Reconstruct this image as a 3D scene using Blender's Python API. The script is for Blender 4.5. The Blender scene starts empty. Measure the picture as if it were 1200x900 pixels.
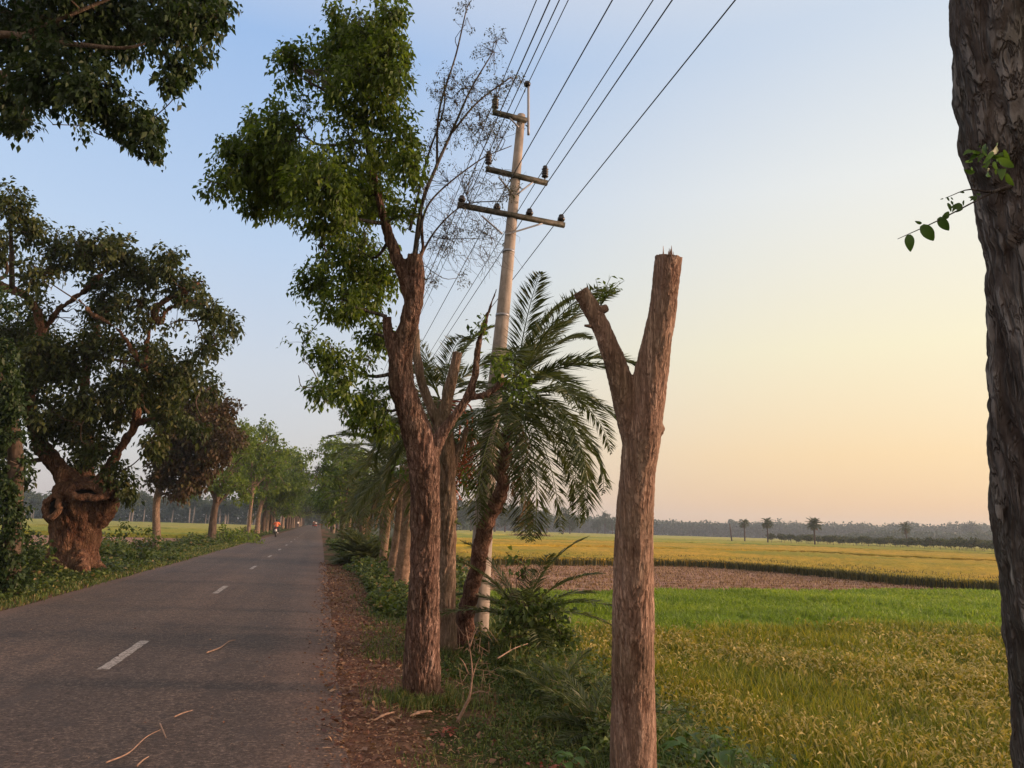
import bpy, math, random, time
import numpy as np
from mathutils import Vector
T0=time.time()
rs=np.random.RandomState(7)
sc=bpy.context.scene; C=sc.collection
rad=math.radians
# ---------------------------------------------------------------- camera
F=870.; H=1.5
_v=np.array([-225,-162,-F]); _v=_v/np.linalg.norm(_v)
_t=np.array([1,-0.03,0.]); _n=np.cross(_t,-_v); _n=_n/np.linalg.norm(_n)
if _n[1]<0:_n=-_n
R=np.array([np.cross(_v,_n),_v,_n])
CAM=np.array([0,0,H])
def ray(px,py): return R@np.array([px-600,450-py,-F])/F
def P(px,py,D): return CAM+ray(px,py)*D            # a point D metres deep along the sight line through a pixel
def G(px,py,z=0.): d=ray(px,py); return CAM+d*(z-H)/d[2]
cd=bpy.data.cameras.new('camera'); cam=bpy.data.objects.new('camera',cd); C.objects.link(cam)
import mathutils
cam.matrix_world=mathutils.Matrix.Translation(Vector(CAM))@mathutils.Matrix(R.tolist()).to_4x4()
cd.sensor_width=36; cd.lens=F/1200*36; cd.clip_end=6000; cd.clip_start=.05
sc.camera=cam
# ---------------------------------------------------------------- noise
def _h(i,j,k,s):
    n=(i*73856093)^(j*19349663)^(k*83492791)^(s*2654435761)
    n&=0xffffffff; n=(n^(n>>13))*1274126177&0xffffffff; n=(n^(n>>16))*2246822519&0xffffffff
    return ((n^(n>>15))&0xffffff)/float(0x7fffff)-1
def vn(p,s=0):
    p=np.asarray(p,float); i=np.floor(p).astype(np.int64); f=p-i; u=f*f*(3-2*f)
    r=0
    for a in(0,1):
        for b in(0,1):
            for c in(0,1):
                w=(u[:,0] if a else 1-u[:,0])*(u[:,1] if b else 1-u[:,1])*(u[:,2] if c else 1-u[:,2])
                r=r+w*_h(i[:,0]+a,i[:,1]+b,i[:,2]+c,s)
    return r
def fbm(p,o=3,s=0):
    p=np.asarray(p,float); r=0; a=1; t=0
    for k in range(o): r=r+a*vn(p*2**k,s+k); t+=a; a*=.5
    return r/t
def n2(x,y,f,s=0,o=2):
    x=np.asarray(x,float).ravel(); y=np.asarray(y,float).ravel()
    return fbm(np.stack([x*f,y*f,x*0+s*7.3],1),o,s)
def ss(a,b,x): t=np.clip((np.asarray(x,float)-a)/(b-a),0,1); return t*t*(3-2*t)
FZ=-.65
def gz(x,y):
    x=np.atleast_1d(np.asarray(x,float)); y=np.atleast_1d(np.asarray(y,float))
    z=-.03-.07*ss(.3,2.2,x)-.55*ss(2.5,3.9,x)-.1*ss(4.8,7.5,-x)-.52*ss(8.3,10.5,-x)
    m=ss(.35,1.,x)*(1-ss(3.5,5,x))+ss(4.8,5.5,-x)*(1-ss(9,11,-x))
    m=m*(1-ss(60,120,y))
    return z+m*(.035*n2(x,y,.8,3)+.015*n2(x,y,3.,4))
def g1(x,y): return float(gz(x,y)[0])
# ---------------------------------------------------------------- mesh helpers
class M:
    def __init__(s): s.v=[];s.f={};s.r=[];s.n=0
    def add(s,V,Fc,r=.5):
        V=np.asarray(V,float).reshape(-1,3); 
        for fa in (Fc if isinstance(Fc,list) else [Fc]):
            fa=np.asarray(fa,dtype=np.int64); s.f.setdefault(fa.shape[1],[]).append(fa+s.n)
        s.v.append(V); s.r.append(np.broadcast_to(np.asarray(r,float),(len(V),)).copy()); s.n+=len(V)
    def arrays(s): return np.concatenate(s.v),{k:np.concatenate(a) for k,a in s.f.items()},np.concatenate(s.r)
    def mesh(s,name):
        V,Fd,r=s.arrays(); return mkmesh(name,V,Fd,r)
    def build(s,name,mat,parent=None,smooth=False):
        me=s.mesh(name); return link(name,me,mat,parent,smooth)
def mkmesh(name,V,Fd,r=None):
    me=bpy.data.meshes.new(name); me.vertices.add(len(V)); me.vertices.foreach_set('co',V.astype(np.float32).ravel())
    nl=sum(a.size for a in Fd.values()); npg=sum(len(a) for a in Fd.values())
    me.loops.add(nl); me.polygons.add(npg)
    me.loops.foreach_set('vertex_index',np.concatenate([a.ravel() for a in Fd.values()]).astype(np.int32))
    st=[];o=0
    for k,a in Fd.items(): st.append(o+np.arange(len(a))*k); o+=a.size
    me.polygons.foreach_set('loop_start',np.concatenate(st).astype(np.int32))
    me.update(calc_edges=True)
    if r is not None:
        at=me.attributes.new('rnd','FLOAT','POINT'); at.data.foreach_set('value',r.astype(np.float32))
    return me
def link(name,me,mat,parent=None,smooth=False):
    if smooth: me.polygons.foreach_set('use_smooth',np.ones(len(me.polygons),bool))
    if mat is not None: me.materials.append(mat)
    o=bpy.data.objects.new(name,me); C.objects.link(o)
    if parent is not None: o.parent=parent
    return o
def tag(o,label=None,cat=None,group=None,kind=None):
    if label:o['label']=label
    if cat:o['category']=cat
    if group:o['group']=group
    if kind:o['kind']=kind
    return o
def thing(name,label,cat,loc=(0,0,0),group=None,rz=0):
    o=bpy.data.objects.new(name,None); C.objects.link(o); o.location=[float(a) for a in loc]; o.rotation_euler[2]=rz
    o.empty_display_size=.2
    return tag(o,label,cat,group)
def dup(o,loc,rz=0,s=1,label=None,parent=None):
    c=o.copy(); C.objects.link(c)
    if parent is None: c.location=[float(a) for a in loc]; c.rotation_euler[2]=rz; c.scale=(s,s,s)
    else: c.parent=parent
    if label:c['label']=label
    for ch in [k for k in o.children]: dup(ch,None,parent=c)
    return c
def cr(pts,n):
    p=np.asarray(pts,float); 
    if len(p)==2: t=np.linspace(0,1,n)[:,None]; return p[0]*(1-t)+p[1]*t
    d=np.r_[0,np.cumsum(np.maximum(1e-6,np.linalg.norm(np.diff(p[:,:3],axis=0),axis=1)))]
    q=np.vstack([2*p[0]-p[1],p,2*p[-1]-p[-2]]); u=np.linspace(0,d[-1],n); i=np.clip(np.searchsorted(d,u,side='right')-1,0,len(p)-2)
    t=((u-d[i])/(d[i+1]-d[i]))[:,None]; a,b,c,e=q[i],q[i+1],q[i+2],q[i+3]
    return .5*((2*b)+(c-a)*t+(2*a-5*b+4*c-e)*t**2+(3*b-a-3*c+e)*t**3)
def tube(m,pts,rd,seg=8,step=.1,r=.5,wob=0,cap=True,fn=None):
    pts=np.asarray(pts,float); rd=np.broadcast_to(np.asarray(rd,float),(len(pts),))
    L=np.linalg.norm(np.diff(pts,axis=0),axis=1).sum(); n=max(len(pts),int(L/step)+2)
    q=cr(np.c_[pts,rd],n); c=q[:,:3]; ra=np.maximum(q[:,3],1e-4)
    if wob: c=c+wob*np.stack([vn(c*1.7,11),vn(c*1.7,12),vn(c*1.7,13)],1)*np.linspace(0,1,n)[:,None]
    tg=np.gradient(c,axis=0); tg/=np.linalg.norm(tg,axis=1)[:,None]+1e-9
    a=np.cross(tg[0],[0.31,.9,.2]); a/=np.linalg.norm(a); A=[]
    for k in range(n):
        a=a-tg[k]*np.dot(a,tg[k]); a/=np.linalg.norm(a)+1e-9; A.append(a)
    A=np.array(A); B=np.cross(tg,A); th=np.arange(seg)/seg*2*np.pi
    rr=np.repeat(ra[:,None],seg,1)
    if fn is not None: rr=fn(rr,th[None,:],np.linspace(0,L,n)[:,None])
    V=c[:,None]+rr[:,:,None]*(A[:,None]*np.cos(th)[None,:,None]+B[:,None]*np.sin(th)[None,:,None])
    i=np.arange(n-1)[:,None]*seg; j=np.arange(seg)[None]; k=(j+1)%seg
    Fq=np.stack([i+j,i+k,i+seg+k,i+seg+j],-1).reshape(-1,4)
    V=V.reshape(-1,3); Fs=[Fq]
    if cap:
        V=np.vstack([V,c[0],c[-1]]); jj=np.arange(seg); kk=(jj+1)%seg; nn=n*seg
        Fs.append(np.r_[np.stack([kk,jj,jj*0+nn],1),np.stack([jj+nn-seg,kk+nn-seg,jj*0+nn+1],1)])
    m.add(V,Fs,r); return c
DM_=3.6
def nz(a): return a/(np.linalg.norm(a,axis=-1,keepdims=True)+1e-9)
def rdir(n,rs=rs): return nz(rs.normal(size=(n,3)))
def leaves(m,Pp,D,L,W=.3,r=None,droop=.15,fold=.3,up=None):
    n=len(Pp); D=nz(D); L=np.broadcast_to(np.asarray(L,float),(n,))[:,None]
    u=np.array([0,0,1.])+rs.normal(size=(n,3))*.5 if up is None else up
    s=nz(np.cross(D,u)); nn=np.cross(s,D); dz=np.array([0,0,1.])
    b=Pp; l=Pp+D*L*.45+s*W*L+nn*fold*W*L; rr=Pp+D*L*.45-s*W*L+nn*fold*W*L; c=Pp+D*L*.5; t=Pp+D*L-dz*droop*L
    V=np.stack([b,l,c,rr,t],1).reshape(-1,3); k=np.arange(n)[:,None]*5
    if r is None: r=rs.rand(n)
    m.add(V,np.r_[k+[0,2,4,1],k+[0,3,4,2]],np.repeat(r,5))
def blades(m,Pp,L,w,lean,r=None,az=None,bend=.5):
    n=len(Pp); L=np.broadcast_to(np.asarray(L,float),(n,))[:,None]; az=rs.rand(n)*6.283 if az is None else az
    h=np.stack([np.cos(az),np.sin(az),az*0],1); s=np.stack([-np.sin(az),np.cos(az),az*0],1)
    tw=rs.rand(n)[:,None]*2-1; s=nz(s+h*tw); le=np.broadcast_to(np.asarray(lean,float),(n,))[:,None]; z=np.array([0,0,1.])
    w=np.broadcast_to(np.asarray(w,float),(n,))[:,None]
    mid=Pp+(z*.6+h*le*.35)*L; tip=Pp+(z*(1-bend*le)+h*le)*L
    V=np.stack([Pp-s*w*.4,Pp+s*w*.4,mid+s*w*.5,mid-s*w*.5,tip],1).reshape(-1,3); k=np.arange(n)[:,None]*5
    if r is None:r=rs.rand(n)
    m.add(V,[k+[0,1,2,3],k+[3,2,4]],np.repeat(r,5))
def box(m,c,s,rot=None,r=.5,bev=0):
    s=np.asarray(s,float)/2; v=np.array([[x,y,z] for x in(-1,1) for y in(-1,1) for z in(-1,1)])*s
    if rot is not None: v=v@np.asarray(rot).T
    m.add(v+c,np.array([[0,1,3,2],[4,6,7,5],[0,4,5,1],[2,3,7,6],[0,2,6,4],[1,5,7,3]]),r)
def lathe(m,c,prof,seg=12,r=.5,ax=None):
    n=len(prof); th=np.arange(seg)/seg*2*np.pi; pr=np.array(prof,float)
    V=np.stack([pr[:,0:1]*np.cos(th),pr[:,0:1]*np.sin(th),np.repeat(pr[:,1:2],seg,1)],-1).reshape(-1,3)
    if ax is not None: V=V@np.asarray(ax).T
    i=np.arange(n-1)[:,None]*seg; j=np.arange(seg)[None]; k=(j+1)%seg
    m.add(V+c,np.stack([i+j,i+k,i+seg+k,i+seg+j],-1).reshape(-1,4),r)
def remesh(m,vox,smooth=2):
    me=m.mesh('tmp'); o=bpy.data.objects.new('tmp',me); C.objects.link(o)
    md=o.modifiers.new('r','REMESH'); md.mode='VOXEL'; md.voxel_size=vox
    if smooth: s=o.modifiers.new('s','SMOOTH'); s.factor=.5; s.iterations=smooth
    ev=o.evaluated_get(bpy.context.evaluated_depsgraph_get()); e=ev.to_mesh()
    n=len(e.vertices); V=np.empty(n*3,np.float32); e.vertices.foreach_get('co',V); N=np.empty(n*3,np.float32); e.vertex_normals.foreach_get('vector',N)
    q=np.empty(len(e.loops),np.int32); e.loops.foreach_get('vertex_index',q)
    tot=np.empty(len(e.polygons),np.int32); e.polygons.foreach_get('loop_total',tot)
    Fd={}
    if (tot==4).all(): Fd={4:q.reshape(-1,4).astype(np.int64)}
    else:
        e.calc_loop_triangles(); t=np.empty(len(e.loop_triangles)*3,np.int32); e.loop_triangles.foreach_get('vertices',t); Fd={3:t.reshape(-1,3).astype(np.int64)}
    ev.to_mesh_clear(); bpy.data.objects.remove(o); bpy.data.meshes.remove(me)
    return V.reshape(-1,3).astype(float),N.reshape(-1,3).astype(float),Fd
# ---------------------------------------------------------------- materials
def mat(name,build):
    m=bpy.data.materials.new(name); m.use_nodes=True; nt=m.node_tree; nt.nodes.clear()
    out=nt.nodes.new('ShaderNodeOutputMaterial')
    sh=build(nt); nt.links.new(sh,out.inputs[0]); return m
def N(nt,t,**k):
    n=nt.nodes.new('ShaderNode'+t)
    for a,b in k.items():
        if a.startswith('i_'): n.inputs[int(a[2:]) if a[2:].isdigit() else a[2:].replace('_',' ')].default_value=b
        else: setattr(n,a,b)
    return n
def ramp(nt,fac,st):
    n=N(nt,'ValToRGB'); e=n.color_ramp.elements
    while len(e)<len(st): e.new(.5)
    for k,(p,c) in enumerate(st): e[k].position=p; e[k].color=(*c,1) if len(c)==3 else c
    nt.links.new(fac,n.inputs[0]); return n.outputs[0]
def coords(nt,scale=(1,1,1),kind='Object'):
    tc=N(nt,'TexCoord'); mp=N(nt,'Mapping'); mp.inputs['Scale'].default_value=scale
    nt.links.new(tc.outputs[kind],mp.inputs[0]); return mp.outputs[0]
def noise(nt,co,sc_,det=4,rough=.6,dist=0):
    n=N(nt,'TexNoise'); n.inputs['Scale'].default_value=sc_; n.inputs['Detail'].default_value=det; n.inputs['Roughness'].default_value=rough; n.inputs['Distortion'].default_value=dist
    nt.links.new(co,n.inputs['Vector']); return n.outputs[0]
def mixc(nt,f,a,b,mode='MIX'):
    n=N(nt,'Mix',data_type='RGBA',blend_type=mode)
    for k,s in((0,f),(6,a),(7,b)):
        if hasattr(s,'links'): nt.links.new(s,n.inputs[k])
        else: n.inputs[k].default_value=s if k==0 else (*s,1)
    return n.outputs[2]
def bump(nt,hgt,st,dist,nrm=None):
    n=N(nt,'Bump'); n.inputs['Strength'].default_value=st; n.inputs['Distance'].default_value=dist; nt.links.new(hgt,n.inputs['Height'])
    if nrm is not None: nt.links.new(nrm,n.inputs['Normal'])
    return n.outputs[0]
def pr(nt,col,rough=.8,nrm=None,spec=.3,metal=0):
    p=N(nt,'BsdfPrincipled'); p.inputs['Roughness'].default_value=rough; p.inputs['Specular IOR Level'].default_value=spec; p.inputs['Metallic'].default_value=metal
    if hasattr(col,'links'): nt.links.new(col,p.inputs[0])
    else: p.inputs[0].default_value=(*col,1)
    if nrm is not None: nt.links.new(nrm,p.inputs['Normal'])
    return p.outputs[0]
def att(nt,n='rnd'): a=N(nt,'Attribute'); a.attribute_name=n; return a.outputs['Fac']
def leafmat(name,st,trans=.3,rough=.55,patch=.0):
    def b(nt):
        f=att(nt)
        c=ramp(nt,f,st)
        if patch:
            nn=noise(nt,coords(nt),patch,3); c=mixc(nt,ramp(nt,nn,[(.35,(0,0,0)),(.65,(1,1,1))]),c,mixc(nt,1.,c,(1.25,1.12,.75),'MULTIPLY'))
        p=pr(nt,c,rough,spec=.35); t=N(nt,'BsdfTranslucent'); nt.links.new(mixc(nt,1.,c,(1.3,1.35,.6),'MULTIPLY'),t.inputs[0])
        mx=N(nt,'MixShader'); mx.inputs[0].default_value=trans; nt.links.new(p,mx.inputs[1]); nt.links.new(t.outputs[0],mx.inputs[2]); return mx.outputs[0]
    return mat(name,b)
def barkmat(name,a,b_,c_,sx=14,sz=.16,bs=.6,bd=.01,fine=60,fx=0,fd=.8,fz=.13,fb=.014):
    def b(nt):
        co=coords(nt,(1,1,sz)); n1=noise(nt,co,sx,6,.65,.3); n0=noise(nt,coords(nt),2.2,3); nf=noise(nt,coords(nt,(1,1,.4)),fine,4,.7)
        c=ramp(nt,n1,[(.3,a),(.5,b_),(.7,c_)]); c=mixc(nt,ramp(nt,n0,[(.42,(0,0,0)),(.62,(.55,.55,.55))]),c,mixc(nt,1.,c,(.62,.72,.6),'MULTIPLY'))
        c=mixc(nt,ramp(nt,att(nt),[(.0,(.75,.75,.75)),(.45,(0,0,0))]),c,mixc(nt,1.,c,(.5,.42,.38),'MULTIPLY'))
        c=mixc(nt,.6,c,mixc(nt,1.,c,mixc(nt,1.,(1.7,1.7,1.7),ramp(nt,nf,[(.3,(.35,.35,.35)),(.7,(1,1,1))]),'MULTIPLY'),'MULTIPLY'))
        nb=bump(nt,n1,bs,bd); nb=bump(nt,nf,.5,bd*.3,nb)
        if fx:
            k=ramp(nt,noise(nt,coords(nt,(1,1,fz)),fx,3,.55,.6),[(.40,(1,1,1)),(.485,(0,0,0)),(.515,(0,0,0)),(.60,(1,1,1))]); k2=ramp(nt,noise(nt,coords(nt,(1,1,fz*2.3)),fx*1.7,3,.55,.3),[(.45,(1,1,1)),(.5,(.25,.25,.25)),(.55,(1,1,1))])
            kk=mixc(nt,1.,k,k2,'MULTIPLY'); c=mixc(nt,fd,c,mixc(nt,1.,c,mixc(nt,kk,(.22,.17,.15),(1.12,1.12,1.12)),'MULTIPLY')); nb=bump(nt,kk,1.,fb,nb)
        return pr(nt,c,.9,nb,.15)
    return mat(name,b)
MT={}
MT['bark_main']=barkmat('bark_reddish',(.115,.068,.05),(.215,.132,.10),(.34,.23,.18),13,.2,fx=28,fd=.75,fz=.17)
MT['bark_y']=barkmat('bark_brown',(.20,.125,.09),(.32,.208,.152),(.45,.32,.245),22,.1,.5,.006,fx=42,fd=.5,fz=.045,fb=.007)
MT['bark_grey']=barkmat('bark_grey',(.085,.074,.067),(.155,.137,.124),(.25,.225,.205),16,.2,.9,.015,fx=17,fd=.75)
MT['bark_pale']=barkmat('bark_pale',(.17,.12,.085),(.28,.20,.145),(.38,.29,.22),9,.2,fine=30,fx=24,fd=.5)
MT['bark_dark']=barkmat('bark_dark',(.04,.028,.02),(.08,.055,.04),(.13,.095,.07),9,.3,fine=30)
MT['bark_red']=barkmat('bark_hollow',(.12,.058,.036),(.235,.125,.075),(.34,.20,.13),5,.4,1.,.05,24,fx=9,fd=.5,fz=.25,fb=.05)
MT['palm_bark']=barkmat('palm_bark',(.12,.075,.05),(.22,.145,.10),(.32,.22,.16),14,.6,.6,.015,50)
MT['palm_tapped']=barkmat('palm_tapped',(.11,.058,.042),(.19,.105,.075),(.30,.18,.13),10,.5,.9,.03,50,fx=16,fd=.7,fz=.5)
MT['leaf_main']=leafmat('leaf_main',[(0,(.03,.058,.014)),(.45,(.072,.122,.026)),(.85,(.13,.195,.04)),(1,(.19,.19,.055))],.45,patch=.9)
MT['leaf_dark']=leafmat('leaf_dark',[(0,(.016,.034,.010)),(.7,(.034,.062,.015)),(1,(.062,.088,.022))],.3)
MT['leaf_hollow']=leafmat('leaf_hollow',[(0,(.022,.036,.010)),(.55,(.045,.065,.014)),(.85,(.09,.10,.025)),(1,(.13,.10,.04))],.3)
MT['leaf_rust']=leafmat('leaf_rust',[(0,(.035,.024,.012)),(.5,(.075,.045,.02)),(.8,(.06,.06,.016)),(1,(.12,.10,.03))],.25)
MT['leaf_row']=leafmat('leaf_row',[(0,(.05,.085,.014)),(.6,(.105,.165,.024)),(1,(.18,.24,.04))],.42,patch=.25)
MT['leaf_far']=leafmat('leaf_far',[(0,(.025,.048,.02)),(1,(.05,.08,.03))],.2)
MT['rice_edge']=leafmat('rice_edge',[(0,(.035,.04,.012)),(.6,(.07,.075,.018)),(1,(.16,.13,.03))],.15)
MT['leaf_feather']=leafmat('leaf_feather',[(0,(.04,.045,.02)),(.6,(.07,.07,.03)),(1,(.11,.09,.05))],.3)
MT['frond']=leafmat('frond',[(0,(.042,.06,.022)),(.7,(.085,.105,.038)),(1,(.15,.15,.065))],.28,.5)
MT['frond_dead']=leafmat('frond_dead',[(0,(.10,.055,.025)),(1,(.2,.13,.06))],.2)
MT['weed']=leafmat('weed',[(0,(.03,.052,.012)),(.6,(.075,.115,.02)),(.9,(.14,.18,.04)),(1,(.24,.15,.07))],.3)
MT['sprout']=leafmat('sprout',[(0,(.10,.15,.04)),(1,(.20,.24,.08))],.45)
MT['grass']=leafmat('grass_blade',[(0,(.045,.075,.015)),(.55,(.10,.145,.028)),(.82,(.19,.19,.05)),(1,(.36,.27,.13))],.3)
MT['rice_near']=leafmat('rice_near',[(0,(.06,.105,.014)),(.45,(.18,.21,.024)),(.8,(.33,.30,.04)),(1,(.46,.36,.07))],.35,patch=.35)
MT['rice_ear']=leafmat('rice_ear',[(0,(.27,.22,.05)),(1,(.46,.35,.09))],.25)
MT['rice_green']=leafmat('rice_green',[(0,(.10,.17,.018)),(.6,(.19,.29,.032)),(1,(.31,.37,.06))],.35,patch=.4)
MT['rice_gold']=leafmat('rice_gold',[(0,(.12,.10,.015)),(.5,(.30,.20,.03)),(1,(.46,.28,.05))],.3,patch=.08)
MT['rice_pale']=leafmat('rice_pale',[(0,(.14,.15,.03)),(.5,(.26,.23,.05)),(1,(.36,.28,.07))],.3,patch=.05)
MT['straw']=leafmat('straw',[(0,(.12,.065,.04)),(.5,(.27,.16,.09)),(1,(.45,.30,.17))],.2)
MT['litter']=leafmat('litter',[(0,(.07,.02,.012)),(.4,(.15,.065,.038)),(.8,(.27,.15,.085)),(1,(.42,.26,.15))],.15)
MT['fruit']=mat('fruit',lambda nt:pr(nt,ramp(nt,att(nt),[(0,(.24,.04,.015)),(1,(.48,.14,.04))]),.5))
MT['leaf_broad']=leafmat('leaf_broad',[(0,(.05,.10,.02)),(1,(.10,.19,.04))],.35)
def slabmat(name,a,b_,c_):
    def b(nt):
        co=coords(nt); n1=noise(nt,co,.05,4,.6); n2_=noise(nt,co,3.,5,.75); n3=noise(nt,coords(nt,(.3,.06,1)),1.,3)
        c=ramp(nt,n1,[(.35,a),(.5,b_),(.68,c_)]); c=mixc(nt,1.,c,ramp(nt,n2_,[(.3,(.55,.6,.5)),(.7,(1.15,1.1,1.))]),'MULTIPLY')
        c=mixc(nt,.6,c,mixc(nt,1.,c,ramp(nt,n3,[(.3,(.7,.85,.7)),(.7,(1.2,1.1,1.))]),'MULTIPLY'))
        return pr(nt,c,.9,bump(nt,n2_,1.,.15),.1)
    return mat(name,b)
MT['slab_gold']=slabmat('slab_gold',(.30,.27,.035),(.48,.32,.04),(.60,.36,.06))
MT['slab_green']=slabmat('slab_green',(.22,.27,.05),(.36,.34,.055),(.46,.36,.06))
MT['slab_pale']=slabmat('slab_pale',(.32,.33,.09),(.42,.38,.10),(.5,.4,.12))
def flat(name,col,rough=.6,metal=0,nz_=0):
    def b(nt):
        c=col
        if nz_: c=mixc(nt,ramp(nt,noise(nt,coords(nt),nz_,4),[(.35,(0,0,0)),(.65,(1,1,1))]),tuple(x*.65 for x in col),tuple(min(1,x*1.2) for x in col))
        return pr(nt,c,rough,None,.4,metal)
    return mat(name,b)
def m_ground(nt):
    co=coords(nt); n1=noise(nt,co,1.1,6,.65); n3=noise(nt,co,30,5,.75); nb=noise(nt,co,7,5,.7)
    dirt=ramp(nt,nb,[(.3,(.085,.045,.03)),(.5,(.165,.088,.058)),(.72,(.27,.16,.11))])
    grn=ramp(nt,n1,[(.3,(.035,.04,.015)),(.5,(.06,.065,.02)),(.7,(.10,.085,.035))])
    c=mixc(nt,att(nt),dirt,grn); c=mixc(nt,1.,c,ramp(nt,n3,[(.3,(.6,.6,.6)),(.7,(1.25,1.2,1.15))]),'MULTIPLY')
    return pr(nt,c,.95,bump(nt,n3,.8,.02,bump(nt,nb,.7,.05)),.1)
MT['ground']=mat('ground',m_ground)
def m_soil(nt):
    co=coords(nt,(1,1,1)); n1=noise(nt,coords(nt,(.25,1.6,1)),1.3,5,.65); n3=noise(nt,co,9,5,.75)
    c=ramp(nt,n1,[(.3,(.19,.10,.07)),(.5,(.36,.21,.15)),(.7,(.52,.34,.24))]); c=mixc(nt,1.,c,ramp(nt,n3,[(.3,(.6,.6,.6)),(.7,(1.25,1.2,1.15))]),'MULTIPLY')
    return pr(nt,c,.95,bump(nt,n3,1.,.08,bump(nt,n1,.8,.2)),.1)
MT['soil']=mat('soil',m_soil)
def m_road(nt):
    co=coords(nt); sp=noise(nt,co,34,5,.8); md=noise(nt,co,11,5,.75); lg=noise(nt,coords(nt,(1,.25,1)),.7,4,.6); vo=N(nt,'TexVoronoi'); vo.inputs['Scale'].default_value=70; nt.links.new(co,vo.inputs['Vector'])
    c=ramp(nt,sp,[(.36,(.032,.025,.022)),(.49,(.082,.063,.053)),(.57,(.14,.106,.088)),(.67,(.30,.235,.195))])
    c=mixc(nt,ramp(nt,lg,[(.35,(0,0,0)),(.7,(.8,.8,.8))]),c,mixc(nt,1.,c,(1.35,1.2,1.08),'MULTIPLY'))
    c=mixc(nt,ramp(nt,md,[(.5,(0,0,0)),(.66,(.75,.75,.75))]),c,(.042,.033,.03)); c=mixc(nt,ramp(nt,md,[(.3,(.5,.5,.5)),(.45,(0,0,0))]),c,(.13,.095,.08))
    trk=noise(nt,coords(nt,(1.3,.035,1)),1.,3,.6); c=mixc(nt,ramp(nt,trk,[(.4,(0,0,0)),(.6,(.75,.75,.75))]),c,mixc(nt,1.,c,(.72,.72,.74),'MULTIPLY'))
    st=noise(nt,coords(nt,(1,.6,1)),1.9,5,.7); c=mixc(nt,ramp(nt,st,[(.56,(0,0,0)),(.62,(.55,.55,.55))]),c,(.055,.045,.042)); c=mixc(nt,ramp(nt,st,[(.30,(.6,.6,.6)),(.38,(0,0,0))]),c,(.16,.12,.10))
    # dusty margins
    c=mixc(nt,att(nt),c,mixc(nt,1.,(.24,.14,.10),ramp(nt,sp,[(.3,(.4,.4,.4)),(.6,(1,1,1))]),'MULTIPLY'))
    nb=bump(nt,sp,1.,.02); nb=bump(nt,md,.5,.01,nb); nb=bump(nt,vo.outputs[0],.35,.006,nb); return pr(nt,c,.82,nb,.35)
MT['road']=mat('asphalt',m_road)
def m_paint(nt):
    n=noise(nt,coords(nt),25,5,.8); c=ramp(nt,n,[(.40,(.09,.08,.07)),(.47,(.24,.21,.19)),(.53,(.36,.33,.30)),(.75,(.48,.44,.40))])
    return pr(nt,c,.8,bump(nt,noise(nt,coords(nt),85,3,.8),.6,.008),.3)
MT['paint']=mat('road_paint',m_paint)
def m_conc(nt):
    n=noise(nt,coords(nt),3,5,.7); n2_=noise(nt,coords(nt,(1,1,.2)),14,5,.7)
    c=ramp(nt,n,[(.3,(.22,.19,.16)),(.55,(.36,.31,.265)),(.75,(.45,.40,.35))]); c=mixc(nt,1.,c,ramp(nt,n2_,[(.3,(.72,.7,.66)),(.6,(1.05,1.05,1.05))]),'MULTIPLY')
    return pr(nt,c,.85,bump(nt,n2_,.3,.01),.2)
MT['concrete']=mat('concrete',m_conc)
MT['steel']=mat('mossy_steel',lambda nt:pr(nt,ramp(nt,noise(nt,coords(nt),12,4),[(.4,(.035,.037,.022)),(.6,(.10,.09,.07))]),.7,None,.3,.2))
MT['insul']=flat('insulator_glaze',(.018,.013,.012),.3)
MT['wire']=flat('wire',(.03,.03,.032),.6)
MT['galv']=flat('galvanised',(.3,.3,.31),.5,.5)
MT['cutwood']=flat('cut_wood',(.35,.22,.13),.8,0,20)
# ---------------------------------------------------------------- ground
def grid_axis(segs):
    a=[np.arange(s,e,st) for s,e,st in segs]; return np.concatenate(a+[[segs[-1][1]]])
gx=grid_axis([(-3000,-200,400),(-200,-40,20),(-40,-12,2),(-12,-4.6,.15),(-4.6,.2,.8),(.2,5,.08),(5,12,.5),(12,60,6),(60,200,20),(200,3000,400)])
gy=grid_axis([(-300,-20,40),(-20,2,1),(2,14,.1),(14,40,.3),(40,120,2),(120,400,20),(400,4000,400)])
def sheet(x,y,z): 
    nx,ny=len(x),len(y); X,Y=np.meshgrid(x,y,indexing='ij'); Z=z(X.ravel(),Y.ravel()); i=np.arange(nx-1)[:,None]*ny; j=np.arange(ny-1)[None]
    return np.stack([X.ravel(),Y.ravel(),Z],1),np.stack([i+j,i+ny+j,i+ny+j+1,i+j+1],-1).reshape(-1,4)
V,Fq=sheet(gx,gy,gz); m=M()
x,y=V[:,0],V[:,1]; nn=n2(x,y,.9,21)+.5*n2(x,y,3,22)
gr=np.where(x>0,ss(-.25,.35,nn+(x-1.5-.5*ss(8,18,y)*-2.0)/1.1*.55),ss(-.5,.3,nn+(-x-5.2)/.8))
gr=np.clip(gr,0,1); gr=np.where((x>0)&(x<.9)&(y<24),gr*.35,gr)
m.add(V,Fq,gr); tag(m.build('ground',MT['ground'],smooth=True),kind='structure')
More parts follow.
